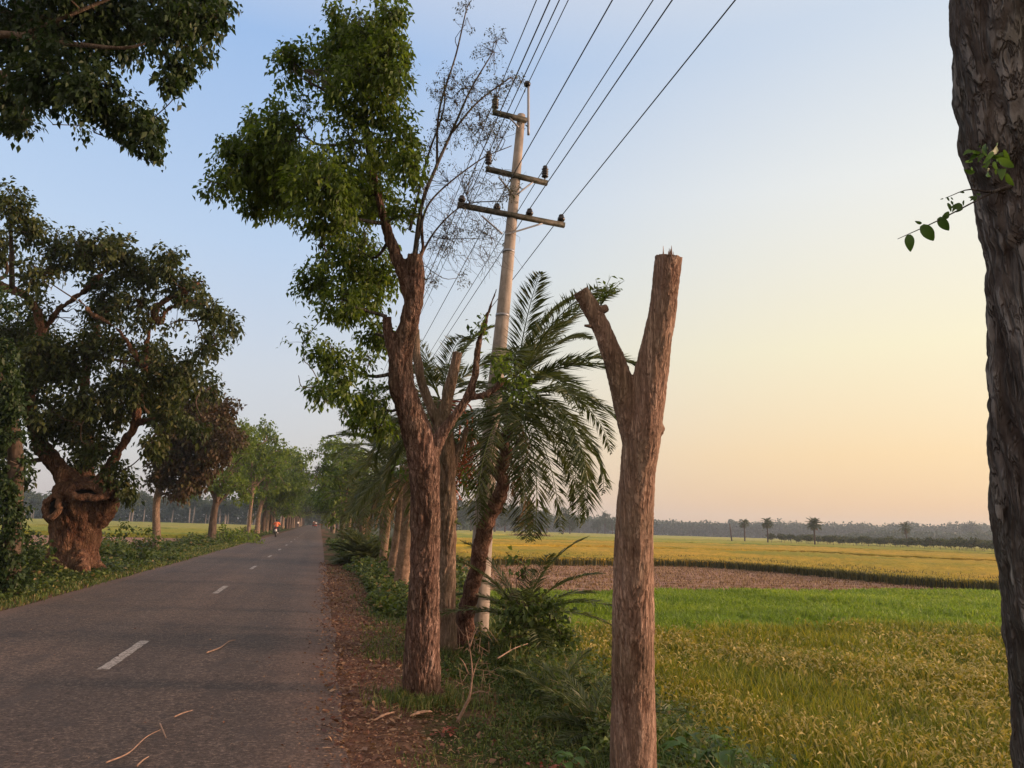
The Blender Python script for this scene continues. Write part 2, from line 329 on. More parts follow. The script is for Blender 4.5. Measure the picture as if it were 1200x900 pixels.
# road
rx=np.r_[-4.66,-4.55,-4.3,np.linspace(-3.8,-.5,9),-.1,.12,.22,.3]; ry=grid_axis([(-60,2,1),(2,20,.12),(20,60,.5),(60,800,8)])
V,Fq=sheet(rx,ry,lambda x,y:x*0)
e=n2(V[:,0]*0,V[:,1],1.1,31,3)*.07; x0=V[:,0].copy(); V[:,0]+=np.where(x0>.05,e,0)+np.where(x0<-4.5,n2(V[:,0]*0+9,V[:,1],.8,33,3)*.08,0)
V[:,2]=.022-.02*((x0+2.18)/2.48)**2
dust=np.clip(ss(-.55,.3,x0)*(.65+.5*n2(V[:,0],V[:,1],1.5,35)),0,1)*.7+ss(4.3,4.66,-x0)*.5
m=M(); m.add(V,Fq,dust); tag(m.build('road',MT['road'],smooth=True),kind='structure')
def roadz(x): return .022-.02*((x+2.18)/2.48)**2
k=0; yy=8.4
while yy<150:
    m=M(); n=24; ys=np.linspace(yy,yy+1.85,n); w=.055
    l=-1.95+np.c_[-w+n2(ys*0,ys,9,41)*.012,np.zeros(n),w+n2(ys*0+4,ys,9,42)*.012]
    V=np.stack([l,np.repeat(ys[:,None],3,1),roadz(l)+.004],-1).reshape(-1,3); i=np.arange(n-1)[:,None]*3; j=np.arange(2)[None]
    m.add(V,np.stack([i+j,i+j+1,i+j+4,i+j+3],-1).reshape(-1,4)); tag(m.build('road_marking',MT['paint']),kind='structure'); yy+=8.15
print('ground',time.time()-T0)
# ---------------------------------------------------------------- trees: skeleton + foliage
def px_limb(spec,D,dd=None):
    """spec: (px,py,half width px[,depth offset]) at depth D -> points, radii in metres"""
    pts=[];rd=[]
    for q in spec:
        d=D+(q[3] if len(q)>3 else 0); pts.append(P(q[0],q[1],d)); rd.append(q[2]*d/F)
    return np.array(pts),np.array(rd)
class Tree:
    def __init__(s): s.limbs=[];s.sk=[]
    def limb(s,pts,rd,w=0): s.limbs.append((np.array(pts),np.array(rd),w)); c=cr(np.c_[pts,rd],max(4,int(np.linalg.norm(np.diff(pts,axis=0),axis=1).sum()/.15))); s.sk.append(c)
    def px(s,spec,D,w=0): p,r=px_limb(spec,D); s.limb(p,r,w)
def trunk_mesh(limbs,name,mt,parent,vox,disp,step=.05,seg=20):
    m=M()
    for p,r,w in limbs: tube(m,p,r,seg,step,wob=w)
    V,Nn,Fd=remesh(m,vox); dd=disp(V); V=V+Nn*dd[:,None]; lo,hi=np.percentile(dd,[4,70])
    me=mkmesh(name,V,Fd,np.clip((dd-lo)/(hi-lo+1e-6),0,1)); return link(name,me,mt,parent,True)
def fis(p,fx,fz,w,s=0):
    wr=np.stack([vn(p*2.3,s+50),vn(p*2.3,s+51),vn(p*2.3,s+52)],1)*.05
    q=(p+wr)*np.array([fx,fx,fz]); n=fbm(q,2,s); return np.exp(-(n/w)**2)
def clusters_px(cl,D,spread,thick=1.,seed=0):
    r2=np.random.RandomState(seed); out=[]
    for c in cl:
        d=D+(c[3] if len(c)>3 else r2.uniform(-1,1)*spread); r=c[2]*d/F; out.append((P(c[0],c[1],d),np.array([r,r*thick,r])))
    return out
def foliate(tm,cm,sk,cl,dens,nl,L,W=.28,gap=.0,gf=2.,droopy=.6,twr=.004,tfrac=.35,seed=0,limbr=.02,leafdroop=.2,shell=2.4):
    """tm twig mesh, cm crown mesh, sk list of skeleton point arrays (x,y,z,r), cl clusters (centre, radii)"""
    r2=np.random.RandomState(seed); S=np.concatenate(sk)
    for c,ra in cl:
        # branch to the cluster
        d=S[:,:3]-c; cost=np.linalg.norm(d,axis=1)+.9*np.maximum(0,d[:,2])
        k=np.argmin(cost); a=S[k,:3]; ln=np.linalg.norm(c-a)
        if ln>.08:
            r0=min(S[k,3]*.6,limbr*(.5+ln*.35)); mid=(a+c)/2+r2.normal(size=3)*ln*.12+np.array([0,0,-.06*ln]); q=np.array([a,mid,c])
            tube(tm,q,[max(r0,twr*2),max(r0*.7,twr*1.6),twr*1.2],6,max(.08,ln/10),wob=.05*ln)
            S=np.vstack([S,np.c_[cr(q,7),np.linspace(r0,twr*1.5,7)]])
        vol=ra.prod(); n=max(6,int(DM_*dens*ra[0]*ra[2]*(1+ .3*ra[1])))
        u=nz(r2.normal(size=(n,3)))*(r2.rand(n,1)**(1/shell))*ra*r2.uniform(.75,1.2,(n,1)); p=c+u
        if gap>-1: p=p[vn(p*gf,5)>gap]
        n=len(p)
        if n==0: continue
        tips=p
        # sub branches
        kk=r2.permutation(n)[:max(2,int(n*tfrac))]
        hubs=c+nz(r2.normal(size=(max(2,n//14),3)))*ra*.45
        for h in hubs: tube(tm,[c,(c+h)/2+r2.normal(size=3)*ra*.08,h],[twr*1.6,twr*1.2,twr],4,.3,cap=False)
        for i in kk:
            h=hubs[np.argmin(np.linalg.norm(hubs-tips[i],axis=1))]; tube(tm,[h,(h+tips[i])/2+r2.normal(size=3)*ra*.07+np.array([0,0,.04*ra[2]]),tips[i]],[twr,twr*.8,twr*.4],3,.5,cap=False)
        out=nz(p-c+1e-3)
        pp=np.repeat(p,nl,0)+r2.normal(size=(n*nl,3))*L*.55; oo=np.repeat(out,nl,0); base=np.repeat(r2.rand(n),nl)
        D_=nz(oo*.45+nz(r2.normal(size=(n*nl,3)))*.9+np.array([0,0,-droopy])); pp=pp+r2.normal(size=pp.shape)*L*.25
        leaves(cm,pp,D_,L*r2.uniform(.5,1.3,n*nl),W,np.clip(.55*base+.45*r2.rand(n*nl),0,1),leafdroop)
def frond(rm,lm,base,az,el,L,droop,n=46,ll=.36,w=.012,r2=None,rr=.012,dead=False):
    r2=r2 or rs; t=np.linspace(0,1,n); e=el-droop*t**1.25
    h=np.array([math.cos(az),math.sin(az),0]); z=np.array([0,0,1.]); sw=np.array([-math.sin(az),math.cos(az),0])
    tg=np.cos(e)[:,None]*h+np.sin(e)[:,None]*z+sw*(r2.uniform(-.25,.25)*t)[:,None]; tg=nz(tg)
    p=base+np.vstack([[0,0,0],np.cumsum((tg[1:]+tg[:-1])/2*L/(n-1),axis=0)])
    tube(rm,p[::3] if (n-1)%3==0 else np.vstack([p[::3],p[-1]]),np.linspace(rr,rr*.25,len(p[::3])+(0 if (n-1)%3==0 else 1)),5,.12)
    s0=int(n*.14); idx=np.arange(s0,n); tt=t[idx]
    for sg in(-1,1):
        for rep in range(2):
            b=p[idx]+tg[idx]*r2.uniform(-.5,.5,(len(idx),1))*L/n; sd=nz(np.cross(tg[idx],z+sw*.01))*sg; up=nz(np.cross(sd,tg[idx]))*sg
            lf=r2.uniform(-.15,.75,(len(idx),1)); D_=nz(tg[idx]*r2.uniform(.55,.95,(len(idx),1))+sd*.75+np.abs(up)*0+np.array([0,0,1])*lf*.5)
            Ls=ll*(np.sin(np.clip(tt*.88+.14,0,1)*np.pi)**.55+.12)*r2.uniform(.8,1.1,len(idx))
            q=nz(np.cross(D_,r2.normal(size=D_.shape)*.6+np.array([0,0,1])))*w; g=np.array([0,0,-1])*.12*Ls[:,None]
            V=np.stack([b,b+D_*Ls[:,None]*.4+q,b+D_*Ls[:,None]+g,b+D_*Ls[:,None]*.4-q],1).reshape(-1,3)
            lm.add(V,np.arange(len(idx))[:,None]*4+np.arange(4),np.repeat(np.clip(r2.rand(len(idx))*.6+r2.rand()*.4,0,1),4))
def palm(name,label,group,trunk_pts,trunk_r,crown_at,nf,L,seed=0,mt='palm_bark',az0=None,ll=.36,w=.012,n=46,seg=28,step=.035,el_lo=-.5,fn=None,dead=5,nloc=None,droop=1.0,azf=None):
    r2=np.random.RandomState(seed); b=np.array(trunk_pts[0],float); t=thing(name,label,'palm tree',b,group)
    m=M(); tp=np.array(trunk_pts)-b
    def df(rr,th,l):
        k=rr.max()*0+1; sc_=.075
        a=np.sin(th*7+l/sc_*3.14)*np.sin(th*7-l/sc_*3.14); return rr*(1+.10*np.sign(a)*np.abs(a)**.6+.02*np.sin(l*9))
    tube(m,tp,trunk_r,seg,step,fn=fn or df); V,Fd,_=m.arrays(); V=V+(.012*fbm(V*14,3,3))[:,None]*nz(V*[1,1,0]+1e-4)
    mm=M(); [mm.add(V,[Fd[4],Fd[3]])]; mm.build('trunk',MT[mt],t,True)
    rm=M(); lm=M(); dm=M(); c=np.array(crown_at)-b
    for k in range(nf):
        az=k*2.39996+r2.uniform(-.2,.2); u=(k+.5)/nf; el=1.45-u*(1.45-el_lo)+r2.uniform(-.1,.1)
        if azf and not azf(az,u): continue
        l=L*r2.uniform(.85,1.1)*(1-.15*(u<.15))
        frond(rm,lm,c+np.array([math.cos(az),math.sin(az),0])*.06+np.array([0,0,.12-.25*u]),az,el,l,droop*r2.uniform(.8,1.4)*(.6+.5*(1-abs(el)/1.6)),n,ll,w,r2)
    for k in range(dead):
        az=r2.rand()*6.28; frond(dm,dm,c+np.array([0,0,-.2]),az,-.7-r2.rand()*.5,L*r2.uniform(.5,.8),.5,max(20,n//2),ll*.8,w*.9,r2)
    # leaf-base stubs below the crown
    for k in range(24):
        az=r2.rand()*6.28; h=np.array([math.cos(az),math.sin(az),0]); q=c+np.array([0,0,-r2.uniform(.02,.45)]); tube(rm,[q+h*trunk_r[-1]*.7,q+h*(trunk_r[-1]+.07)+np.array([0,0,.08])],[.02,.012],5,.1)
    cr_=lm.build('crown',MT['frond'],t); rm.build('frond_stalks',MT['weed'],t,True)
    if dead: dm.build('dead_fronds',MT['frond_dead'],t)
    return t
def relocate(o,base):
    """move an object's pivot to base (geometry stays in place)"""
    me=o.data; n=len(me.vertices); V=np.empty(n*3,np.float32); me.vertices.foreach_get('co',V); V=V.reshape(-1,3)-np.asarray(base,np.float32); me.vertices.foreach_set('co',V.ravel()); me.update()
HAZE=.0004; AIR=1.; DUST=3.; OZ=2.; SKYS=.9; NISH=.4; SUNS=5.; EXPO=.22
def base_at(px,py,zg=None):
    g=G(px,py,-.1)
    for _ in range(4): g=G(px,py,g1(g[0],g[1]))
    return g
def finish(t,parts):
    b=np.array(t.location)
    for o in parts: relocate(o,b)
# ---- lopped Y tree in front
b=P(742,945,4.1); b[2]=g1(b[0],b[1])-.02; t=thing('lopped_tree','leafless lopped trunk forking into a Y, nearest tree in front of the rice','tree',b)
L1=px_limb([(743,960,33),(742,925,29),(742,850,27),(742,700,24.5),(743,620,22.5),(747,560,21.5),(754,500,22.5),(761,450,21),(768,410,18),(777,360,16.3),(784,300,16.5)],4.1)
L2=px_limb([(748,540,15),(738,490,15.5),(727,445,14.5),(708,392,11.8),(692,360,10.8),(680,340,10.2)],4.1)
def dY(p):
    return -.003*fis(p,22,2.2,.22,1)-.0035*fis(p,48,4,.3,4)+.006*fbm(p*5,2,8)+.003*fbm(p*[120,120,60],2,9)
o1=trunk_mesh([(*L1,0),(*L2,0),(*px_limb([(760,498,9),(772,503,9),(779,506,5)],4.08),0)],'trunk',MT['bark_y'],t,.006,dY,.03,40)
m=M(); tp=P(784,299,4.1)
for k in range(9): a=rs.rand()*6.28; q=tp+np.array([math.cos(a),math.sin(a),0])*.05*rs.rand()+[0,0,-.02]; tube(m,[q,q+np.array([0,0,.03+.05*rs.rand()])],[.005,.001],4)
q=P(704,360,4.1); tube(m,[q-[.02,0,.03],q+np.array([.035,0,.0])],[.03,.022],8,.02)
q=P(700,383,4.1); tube(m,[q,q+np.array([-.075,0,.0])],[.018,.006],6,.02)
o2=m.build('splinters',MT['bark_y'],t)
m=M();tm=M()
for k in range(9):
    s=P(704,358,4.1); a=rs.uniform(-1.2,1.2); q=s+np.array([.10*math.sin(a)+.03,rs.uniform(-.06,.06),.10+.09*math.cos(a)*rs.rand()]); c=tube(tm,[s,(s+q)/2+[0,0,.02],q],[.003,.002,.001],4,.02)
    n=7; i=np.linspace(2,len(c)-1,n).astype(int); D_=nz(np.c_[rs.normal(size=n)*.9,rs.normal(size=n)*.5,rs.uniform(-.2,.8,n)]); leaves(m,c[i],D_,rs.uniform(.03,.05,n),.17)
o3=m.build('sprout',MT['sprout'],t); o4=tm.build('sprout_stems',MT['sprout'],t); finish(t,[o1,o2,o3,o4])
# ---- main tree
D0=6.85; b=P(495,812,D0); b[2]=g1(b[0],b[1])-.02; t=thing('tree','tall tree with furrowed reddish trunk and full green crown at the road edge','tree',b)
T=Tree()
T.px([(495,832,29),(494,812,25),(494,780,22.5),(495,740,20.5),(497,690,19),(498,640,18.5),(498,580,18.5),(497,545,19.5),(489,508,19),(478,475,17),(470,445,15.5),(470,415,14),(478,385,13),(485,350,12.5),(486,318,11.5),(486,297,10)],D0)
T.px([(482,360,9),(472,320,9),(460,292,8),(451,262,6.8,.05),(444,230,5.6,.1),(436,190,4.6,.15),(427,140,3.6,.1),(421,90,2.6,.1),(425,40,1.8,.1)],D0,.05)
T.px([(474,450,9),(462,415,8.5),(455,390,7),(453,371,6)],D0)
T.px([(500,560,10),(508,530,9),(519,508,7.6),(535,485,6.5),(548,465,6),(556,440,5.4),(560,405,4.8),(568,378,4),(576,355,2.6),(582,338,1)],D0)
T.px([(551,466,5),(570,462,4.8),(586,450,4.2),(600,438,3)],D0)
T.px([(486,330,5),(493,300,4),(495,285,3),(494,240,2.4)],D0)
def dM(p): return -.009*fis(p,15,2.6,.26,11)-.011*fis(p,30,5.5,.3,14)+.010*fbm(p*4,2,18)+.004*fbm(p*[70,70,35],2,19)
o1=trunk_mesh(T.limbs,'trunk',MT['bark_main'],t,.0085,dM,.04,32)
CL=[(430,35,42),(402,60,45),(365,100,40),(435,100,48),(455,55,26),(458,15,20),(345,75,26),(350,150,46),(410,160,50),(457,165,38),(312,180,36),(285,200,34),(255,215,20),(330,215,40),(380,225,48),(430,230,45),(270,172,14),(298,142,12),(328,60,12),(380,285,36),(420,290,40),(372,330,24),(400,355,28),(425,345,30),(452,325,20),(355,402,20),(385,420,22),(405,448,24),(432,428,22),(362,428,14),(482,195,22),(474,255,20),(375,458,16),(348,442,12),(398,474,16),(432,470,22),(445,500,16),(415,490,14),(466,90,14),(350,385,10),(300,240,20),(440,395,20),(395,10,14)]
tm=M();cm=M()
foliate(tm,cm,T.sk,clusters_px(CL,D0+.1,.55,1.1,1),760,9,.054,.25,-.34,2.6,.7,.003,.3,3,.028)
o2=tm.build('twigs',MT['bark_grey'],t,True); o3=cm.build('crown',MT['leaf_main'],t)
# feathery bough
fm=M();fl=M(); sk=[]
def fl_limb(sp,D): p,r=px_limb(sp,D); c=tube(fm,p,r,6,.06,wob=.03); sk.append(np.c_[c,np.full(len(c),.008)])
fl_limb([(486,300,3.2),(494,240,2.4),(512,195,2.),(530,155,1.6),(552,105,1.1),(578,62,.7)],D0)
fl_limb([(512,195,1.6),(515,130,1.3),(535,60,1),(548,5,.7)],D0)
fl_limb([(490,280,1.8),(505,235,1.2),(560,190,.8),(600,170,.5)],D0)
fl_limb([(488,310,1.7),(510,270,1.1),(545,240,.8),(590,235,.5)],D0)
fl_limb([(530,155,1.5),(560,120,1.1),(600,90,.8)],D0)
fl_limb([(480,270,2),(500,190,1.3),(520,130,1.),(520,90,.7)],D0)
FC=[(572,58,26),(545,30,20),(592,45,14),(540,105,34),(522,150,30),(562,150,34),(592,165,24),(515,215,26),(548,225,32),(590,225,20),(525,280,28),(565,280,22),(505,325,14),(540,325,14),(600,95,14),(545,5,12),(515,110,16),(498,170,16),(580,110,22),(610,95,10)]
foliate(fm,fl,sk,clusters_px(FC,D0,.3,1.,2),520,6,.026,.2,-.15,5.,.35,.002,1.,4,.006,.1)
# fine drooping twigs lower down
for k in range(170):
    a=P(rs.uniform(480,580),rs.uniform(190,300),D0+rs.uniform(-.3,.3)); n=5; st=np.cumsum(rs.normal(size=(n,3))*.05+np.array([.03,0,-.045]),0); tube(fm,a+st,np.linspace(.0025,.001,n),3,.06,cap=False)
o4=fm.build('feathery_branches',MT['bark_grey'],t,True); o5=fl.build('feathery_leaves',MT['leaf_feather'],t)
# small leaf tufts along the right fork
tm2=M(); cm2=M()
foliate(tm2,cm2,[T.sk[4],T.sk[3]],clusters_px([(598,440,18),(585,425,14),(565,385,12),(610,455,14)],D0,.1,1,5),260,7,.06,.26,-.5,3,.4,.003,.3,5,.008)
o6=cm2.build('leaf_tufts',MT['leaf_main'],t); o7=tm2.build('tuft_twigs',MT['bark_grey'],t)
finish(t,[o1,o2,o3,o4,o5,o6,o7])
print('main',time.time()-T0)
# ---- second lopped trunk behind it
D1=9.5; b=P(522,757,D1); b[2]=g1(b[0],b[1])-.03; t=thing('tree','pale barked trunk with two sawn off limbs, just behind the tall reddish one','tree',b)
T=Tree()
T.px([(521,768,18),(521,750,15.5),(522,720,13.5),(523,660,13),(523,600,13),(522,540,13),(521,500,12)],D1)
T.px([(521,510,9),(522,480,8),(528,450,7.5),(537,412,6.5)],D1)
T.px([(520,520,8),(508,485,7),(495,450,6.5),(488,415,6),(487,385,5.5)],D1)
T.px([(524,590,6),(535,540,5),(548,500,4)],D1)
def dS(p): return -.014*fis(p,15,2.2,.35,21)-.006*fis(p,34,5,.35,24)+.010*fbm(p*4,2,28)
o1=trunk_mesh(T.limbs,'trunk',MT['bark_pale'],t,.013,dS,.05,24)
tm=M();cm=M(); foliate(tm,cm,T.sk,clusters_px([(505,560,16),(540,520,14),(500,520,14),(548,560,14),(480,545,18),(535,600,10)],D1,.2,1,6),90,8,.07,.26,-.3,3,.5,.003,.3,6,.01)
o2=cm.build('crown',MT['leaf_main'],t); o3=tm.build('twigs',MT['bark_grey'],t); finish(t,[o1,o2,o3])
# ---- utility pole
g=P(559,749,10.5); Yp=g[1]
def PY(px,py,Y=None): d=ray(px,py); return CAM+d*((Y or Yp)/d[1])
b=g.copy(); b[2]=g1(b[0],b[1])-.02; t=thing('utility_pole','concrete electricity pole with three steel crossarms and black insulators, leaning a little right','utility pole',b)
ptop=PY(611,135); m=M(); axis=(ptop-b); tube(m,[b-nz(axis)*.2,b,PY(566,620),PY(576,500),PY(594,320),ptop],[.165,.16,.145,.125,.095,.065],28,.1)
parts=[m.build('shaft',MT['concrete'],t,True)]
xd=np.array([1.,0,-.0])
def arm(pa,pb,th=.03,h=.07,off=-.1):
    a=PY(*pa)+[0,off,0]; c=PY(*pb)+[0,off,0]; d=nz(c-a); u=np.array([0,0,1.]); fr=np.array([0,1.,0]); u=nz(np.cross(d,fr)*-1) if np.cross(d,fr)[2]<0 else nz(np.cross(d,fr)); Rm=np.stack([d,fr,u],1)
    m=M(); Ln=np.linalg.norm(c-a); box(m,(a+c)/2,(Ln,.008,h),Rm); box(m,(a+c)/2+fr*.03+u*h/2,(Ln,.055,.008),Rm); box(m,(a+c)/2+fr*.03-u*h/2,(Ln,.055,.008),Rm)
    o=m.build('crossarm',MT['steel'],t); parts.append(o); return o,a,c,u
def brace(pa,pb):
    m=M(); tube(m,[PY(*pa)+[0,-.08,0],PY(*pb)+[0,-.1,0]],[.014,.014],6); parts.append(m.build('brace',MT['galv'],t,True))
arm((576,134),(616,144)); arm((568,200),(640,217)); arm((535,242),(660,266))
brace((592,137),(606,153)); brace((583,210),(598,230)); brace((624,215),(604,231)); brace((563,255),(587,277)); brace((634,264),(590,278))
ax=nz(axis)
def ins(pb,pt,kind,off=-.07):
    a=PY(*pb)+[0,off,0]; c=PY(*pt)+[0,off,0]; h=np.linalg.norm(c-a); m=M()
    if kind=='tall': prof=[(.012,0),(.012,.2*h)]+[q for k in range(4) for q in((.05,(.25+.16*k)*h),(.058,(.29+.16*k)*h),(.036,(.34+.16*k)*h))]+[(.04,.93*h),(.03,h),(.001,h)]
    else: prof=[(.01,0),(.01,.3*h),(.05,.35*h),(.062,.55*h),(.055,.7*h),(.036,.76*h),(.045,.86*h),(.035,h),(.001,h)]
    lathe(m,a,prof,14); parts.append(m.build('insulator',MT['insul'],t,True)); return c+[0,-off,0]
att_=[]
att_.append(ins((579,134),(580,116),'tall')); att_.append(ins((571,199),(572,180),'tall')); att_.append(ins((637,214),(638,197),'tall'))
for a_,b_ in (((540,242),(541,232)),((581,251),(581,241)),((619,258),(619,247)),((656,265),(657,254))): att_.append(ins(a_,b_,'pin'))
m=M(); a=PY(614,158)+[.07,-.02,0]; c=PY(616,100)+[.04,-.02,0]; tube(m,[a,c],[.022,.02],10,.1); parts.append(m.build('lightning_rod',MT['galv'],t,True))
m=M(); lathe(m,c+[-.02,0,-.01],[(.02,-.02),(.05,-.01),(.06,.03),(.045,.06),(.001,.065)],12); parts.append(m.build('rod_cap',MT['insul'],t,True)); att_.append(c+[0,0,.04])
m=M()
for zf in(.65,.8):
    ry_={.65:(589,370,.104),.8:(596,295,.092)}.get(zf)
    if ry_: lathe(m,PY(ry_[0],ry_[1]),[(ry_[2]-.01,-.02),(ry_[2]+.006,-.02),(ry_[2]+.006,.02),(ry_[2]-.01,.02)],20)
parts.append(m.build('band',MT['galv'],t,True)); finish(t,parts)
wl=['overhead wire on the short top crossarm of the pole','overhead wire on the tall left insulator of the middle crossarm','overhead wire on the tall right insulator of the middle crossarm','overhead wire on the leftmost small insulator of the lowest crossarm','overhead wire on the second small insulator from the left of the lowest crossarm','overhead wire just right of the pole shaft on the lowest crossarm','overhead wire on the rightmost end of the lowest crossarm','overhead wire over the rod cap at the very top of the pole']
for a,lb in zip(att_,wl):
    m=M(); ys=np.r_[np.linspace(-34,0,30),np.linspace(0,Yp,12)[1:],np.linspace(Yp,62,30)[1:]]; tt=np.where(ys<Yp,(Yp-ys)/(Yp+40),(ys-Yp)/50); z=a[2]-.9*np.where(ys<Yp,1.2,.8)*tt*(1-tt)*np.where(ys<Yp,.5,1)
    pts=np.stack([np.full(len(ys),a[0]),ys,z],1); tube(m,pts,np.full(len(ys),.0075),6,1.2); tag(m.build('power_line',MT['wire'],None,True),lb,'power line','overhead wires strung along the road')
print('pole',time.time()-T0)
# ---- palms
D2=9.85; bp=P(541,750,D2); bp[2]=g1(bp[0],bp[1])-.05
sp=[(545,728,12.5),(550,700,11),(558,671,10.5),(563,645,11),(567,624,11.5),(574,606,9.5),(580,592,10.5),(589,572,9),(586,553,8.2),(593,536,8.5),(591,518,7.6),(598,500,7.5),(596,470,8)]
pp,pr_=px_limb(sp,D2); pp=np.vstack([bp,pp]); pr_=np.r_[13.5*D2/F,pr_]*.86
def notch(rr,th,l): return rr*(1+.16*np.sin(l*15)*np.cos(th-1.1)+.10*np.sign(np.sin(l*31))*np.cos(th+1)+.05*np.sin(th*5+l*40)*np.sin(th*5-l*40))
pt=palm('date_palm','date palm with notched reddish zigzag trunk leaning against the concrete pole','date palms along the right verge',pp,pr_,P(602,462,D2),46,2.15,3,'palm_tapped',fn=notch,el_lo=-.7,ll=.36,w=.011,n=54,dead=3,droop=1.45,azf=lambda a,u:math.cos(a)>-.25 or u>.75)
cm=M();tm=M(); foliate(tm,cm,[np.array([[*P(594,500,D2),.02],[*P(596,470,D2),.02]])],clusters_px([(612,490,18),(600,508,14),(624,475,14)],D2-.2,.1,1,8),150,7,.075,.36,-.4,3,.4,.003,.3,8,.008)
o=cm.build('climber',MT['weed'],pt); relocate(o,bp); o=tm.build('climber_stems',MT['bark_grey'],pt); relocate(o,bp)
b=np.array([2.15,13.2,0]); b[2]=g1(b[0],b[1])-.05; D3=12.3; c=P(517,470,D3)
p2=palm('date_palm','date palm with orange red fruit clusters, crown half hidden behind the lopped limbs','date palms along the right verge',[b,(b+c)/2+[.05,0,0],c],[.15,.13,.13],c,24,1.9,4,el_lo=-.8,droop=1.3)
for (x,y) in((543,560),(528,583),(552,540)):
    m=M();tip=P(x,y,D3-1.2); mid=(c+tip)/2+np.array([.15,-.3,.35]); cc=tube(m,[c,mid,tip+[0,0,.35]],[.018,.014,.01],6,.05,r=.3)
    st=M()
    for k in range(34):
        e=tip+rs.normal(size=3)*[.14,.14,.17]; tube(m,[tip+[0,0,.33],(tip+[0,0,.3]+e)/2+rs.normal(size=3)*.03,e],[.004,.003,.003],3,.1,cap=False,r=.6)
        for j in range(6):
            q=e+(tip+[0,0,.3]-e)*j*.13+rs.normal(size=3)*.012; lathe(m,q,[(.001,-.016),(.012,-.008),(.013,.004),(.001,.016)],5,rs.rand())
    o=m.build('fruit_cluster',MT['fruit'],p2); relocate(o,b)
for nm,base_,top_,Dd,lb,sd in (('a',(468,690),(482,560),17.9,'date palm with stout pale trunk, nearest of the three palms left of the reddish tree',5),('b',(457,678),(474,560),21.3,'date palm with ringed knobbly trunk between two smoother palm trunks',6),('c',(447,665),(457,562),26.2,'date palm with straight orange lit trunk, farthest of the three by the palm bush',7)):
    b=P(*base_,Dd); b[2]=g1(b[0],b[1])-.05; c=P(top_[0],top_[1]-14,Dd-.3)
    def ring(rr,th,l): return rr*(1+.14*np.abs(np.sin(l*6))+.03*np.sin(th*6+l*20))
    palm('date_palm',lb,'date palms along the right verge',[b,(b+c)/2+[.06,0,0],c],[.19,.17,.16] if nm=='a' else [.14,.125,.12],c,28,2.35,sd,fn=ring if nm=='b' else None,seg=20,el_lo=-.55,n=40,w=.012,ll=.42,dead=2,droop=1.3,azf=lambda a,u:not(math.sin(a)<.1 and u>.5))
for k,(x,y,h,lb) in enumerate(((2.5,31.,3.3,'date palm with slim dusty trunk, first beyond the three clustered palms'),(1.9,36.5,2.7,'low crowned date palm beyond the clustered palms, over the verge plants'),(3.1,27.,4.1,'taller date palm standing on the bank behind the three clustered palms'))):
    b=np.array([x,y,g1(x,y)-.05]); c=b+[.15*(k-1),.1,h]; palm('date_palm',lb,'date palms along the right verge',[b,(b+c)/2+[.06,0,0],c],[.17,.14,.13],c,26,2.2,17+k,seg=16,el_lo=-.7,n=30,w=.018,ll=.42,dead=5,droop=1.3,step=.06)
# dark trunk + bushy palm farther down the verge
def stemless(name,label,b,nf,L,seed,ll=.3,w=.01,n=34,cat='palm bush',el_lo=.15,group=None):
    r2=np.random.RandomState(seed); t=thing(name,label,cat,b,group); rm=M();lm=M(); b0=np.zeros(3)
    for k in range(nf):
        az=k*2.4+r2.uniform(-.3,.3); el=1.35-(k+.5)/nf*(1.35-el_lo); frond(rm,lm,b0+rs.normal(size=3)*[.03,.03,.01],az,el,L*r2.uniform(.7,1.1),.9,n,ll,w,r2,.008)
    lm.build('fronds',MT['frond'],t); rm.build('frond_stalks',MT['weed'],t,True); return t
b=base_at(432,664); stemless('palm_bush','dark dense stemless palm bush left of the palm trunks',b,60,1.9,11,.4,.022)
b=base_at(612,742); b[2]-=.02; b[1]+=0; stemless('young_date_palm','young date palm growing out of the vine covered bush beside the pole',P(612,728,9.6),16,1.45,12,.22,.007,46)
b=P(700,835,5.9); b[2]=g1(b[0],b[1]); stemless('young_date_palm','low date palm seedling with arching fronds left of the Y shaped trunk',b,15,.7,13,.15,.005,38)
b=P(655,800,6.9); b[2]=g1(b[0],b[1]); stemless('young_date_palm','date palm seedling buried in weeds midway between pole and Y shaped trunk',b,12,.62,14,.14,.005,34)
print('palms',time.time()-T0)
# ---- right foreground trunk
DR=2.3; t=thing('foreground_tree','massive grey brown trunk with flaking bark at the right edge of view','tree',(3.3,1.05,g1(3.3,1.05)))
sp=[(1186,-420,66),(1188,-120,66),(1187,0,68),(1193,60,70),(1202,150,68),(1213,200,66),(1222,250,66),(1231,300,65),(1231,350,66),(1233,450,67),(1236,550,69),(1246,640,72),(1258,720,74),(1268,800,76),(1276,870,77),(1285,1000,80),(1290,1130,90),(1290,1230,110)]
Lr=px_limb(sp,DR); Ls=px_limb([(1210,215,10),(1180,205,11),(1150,196,9,-.05)],DR-.15)
def dR(p):
    w=np.stack([vn(p*3,60),vn(p*3,61),vn(p*3,62)],1)*.08; q=(p+w)*[26,26,8]; a=fbm(q,2,64); pl=np.clip(a*3,-1,1); return .006*pl-.013*fis(p,13,2.6,.24,66)-.006*fis(p,30,8,.35,67)+.010*fbm(p*3,2,68)+.003*fbm(p*[60,60,40],2,69)
o1=trunk_mesh([(*Lr,0)],'trunk',MT['bark_grey'],t,.006,dR,.05,48)
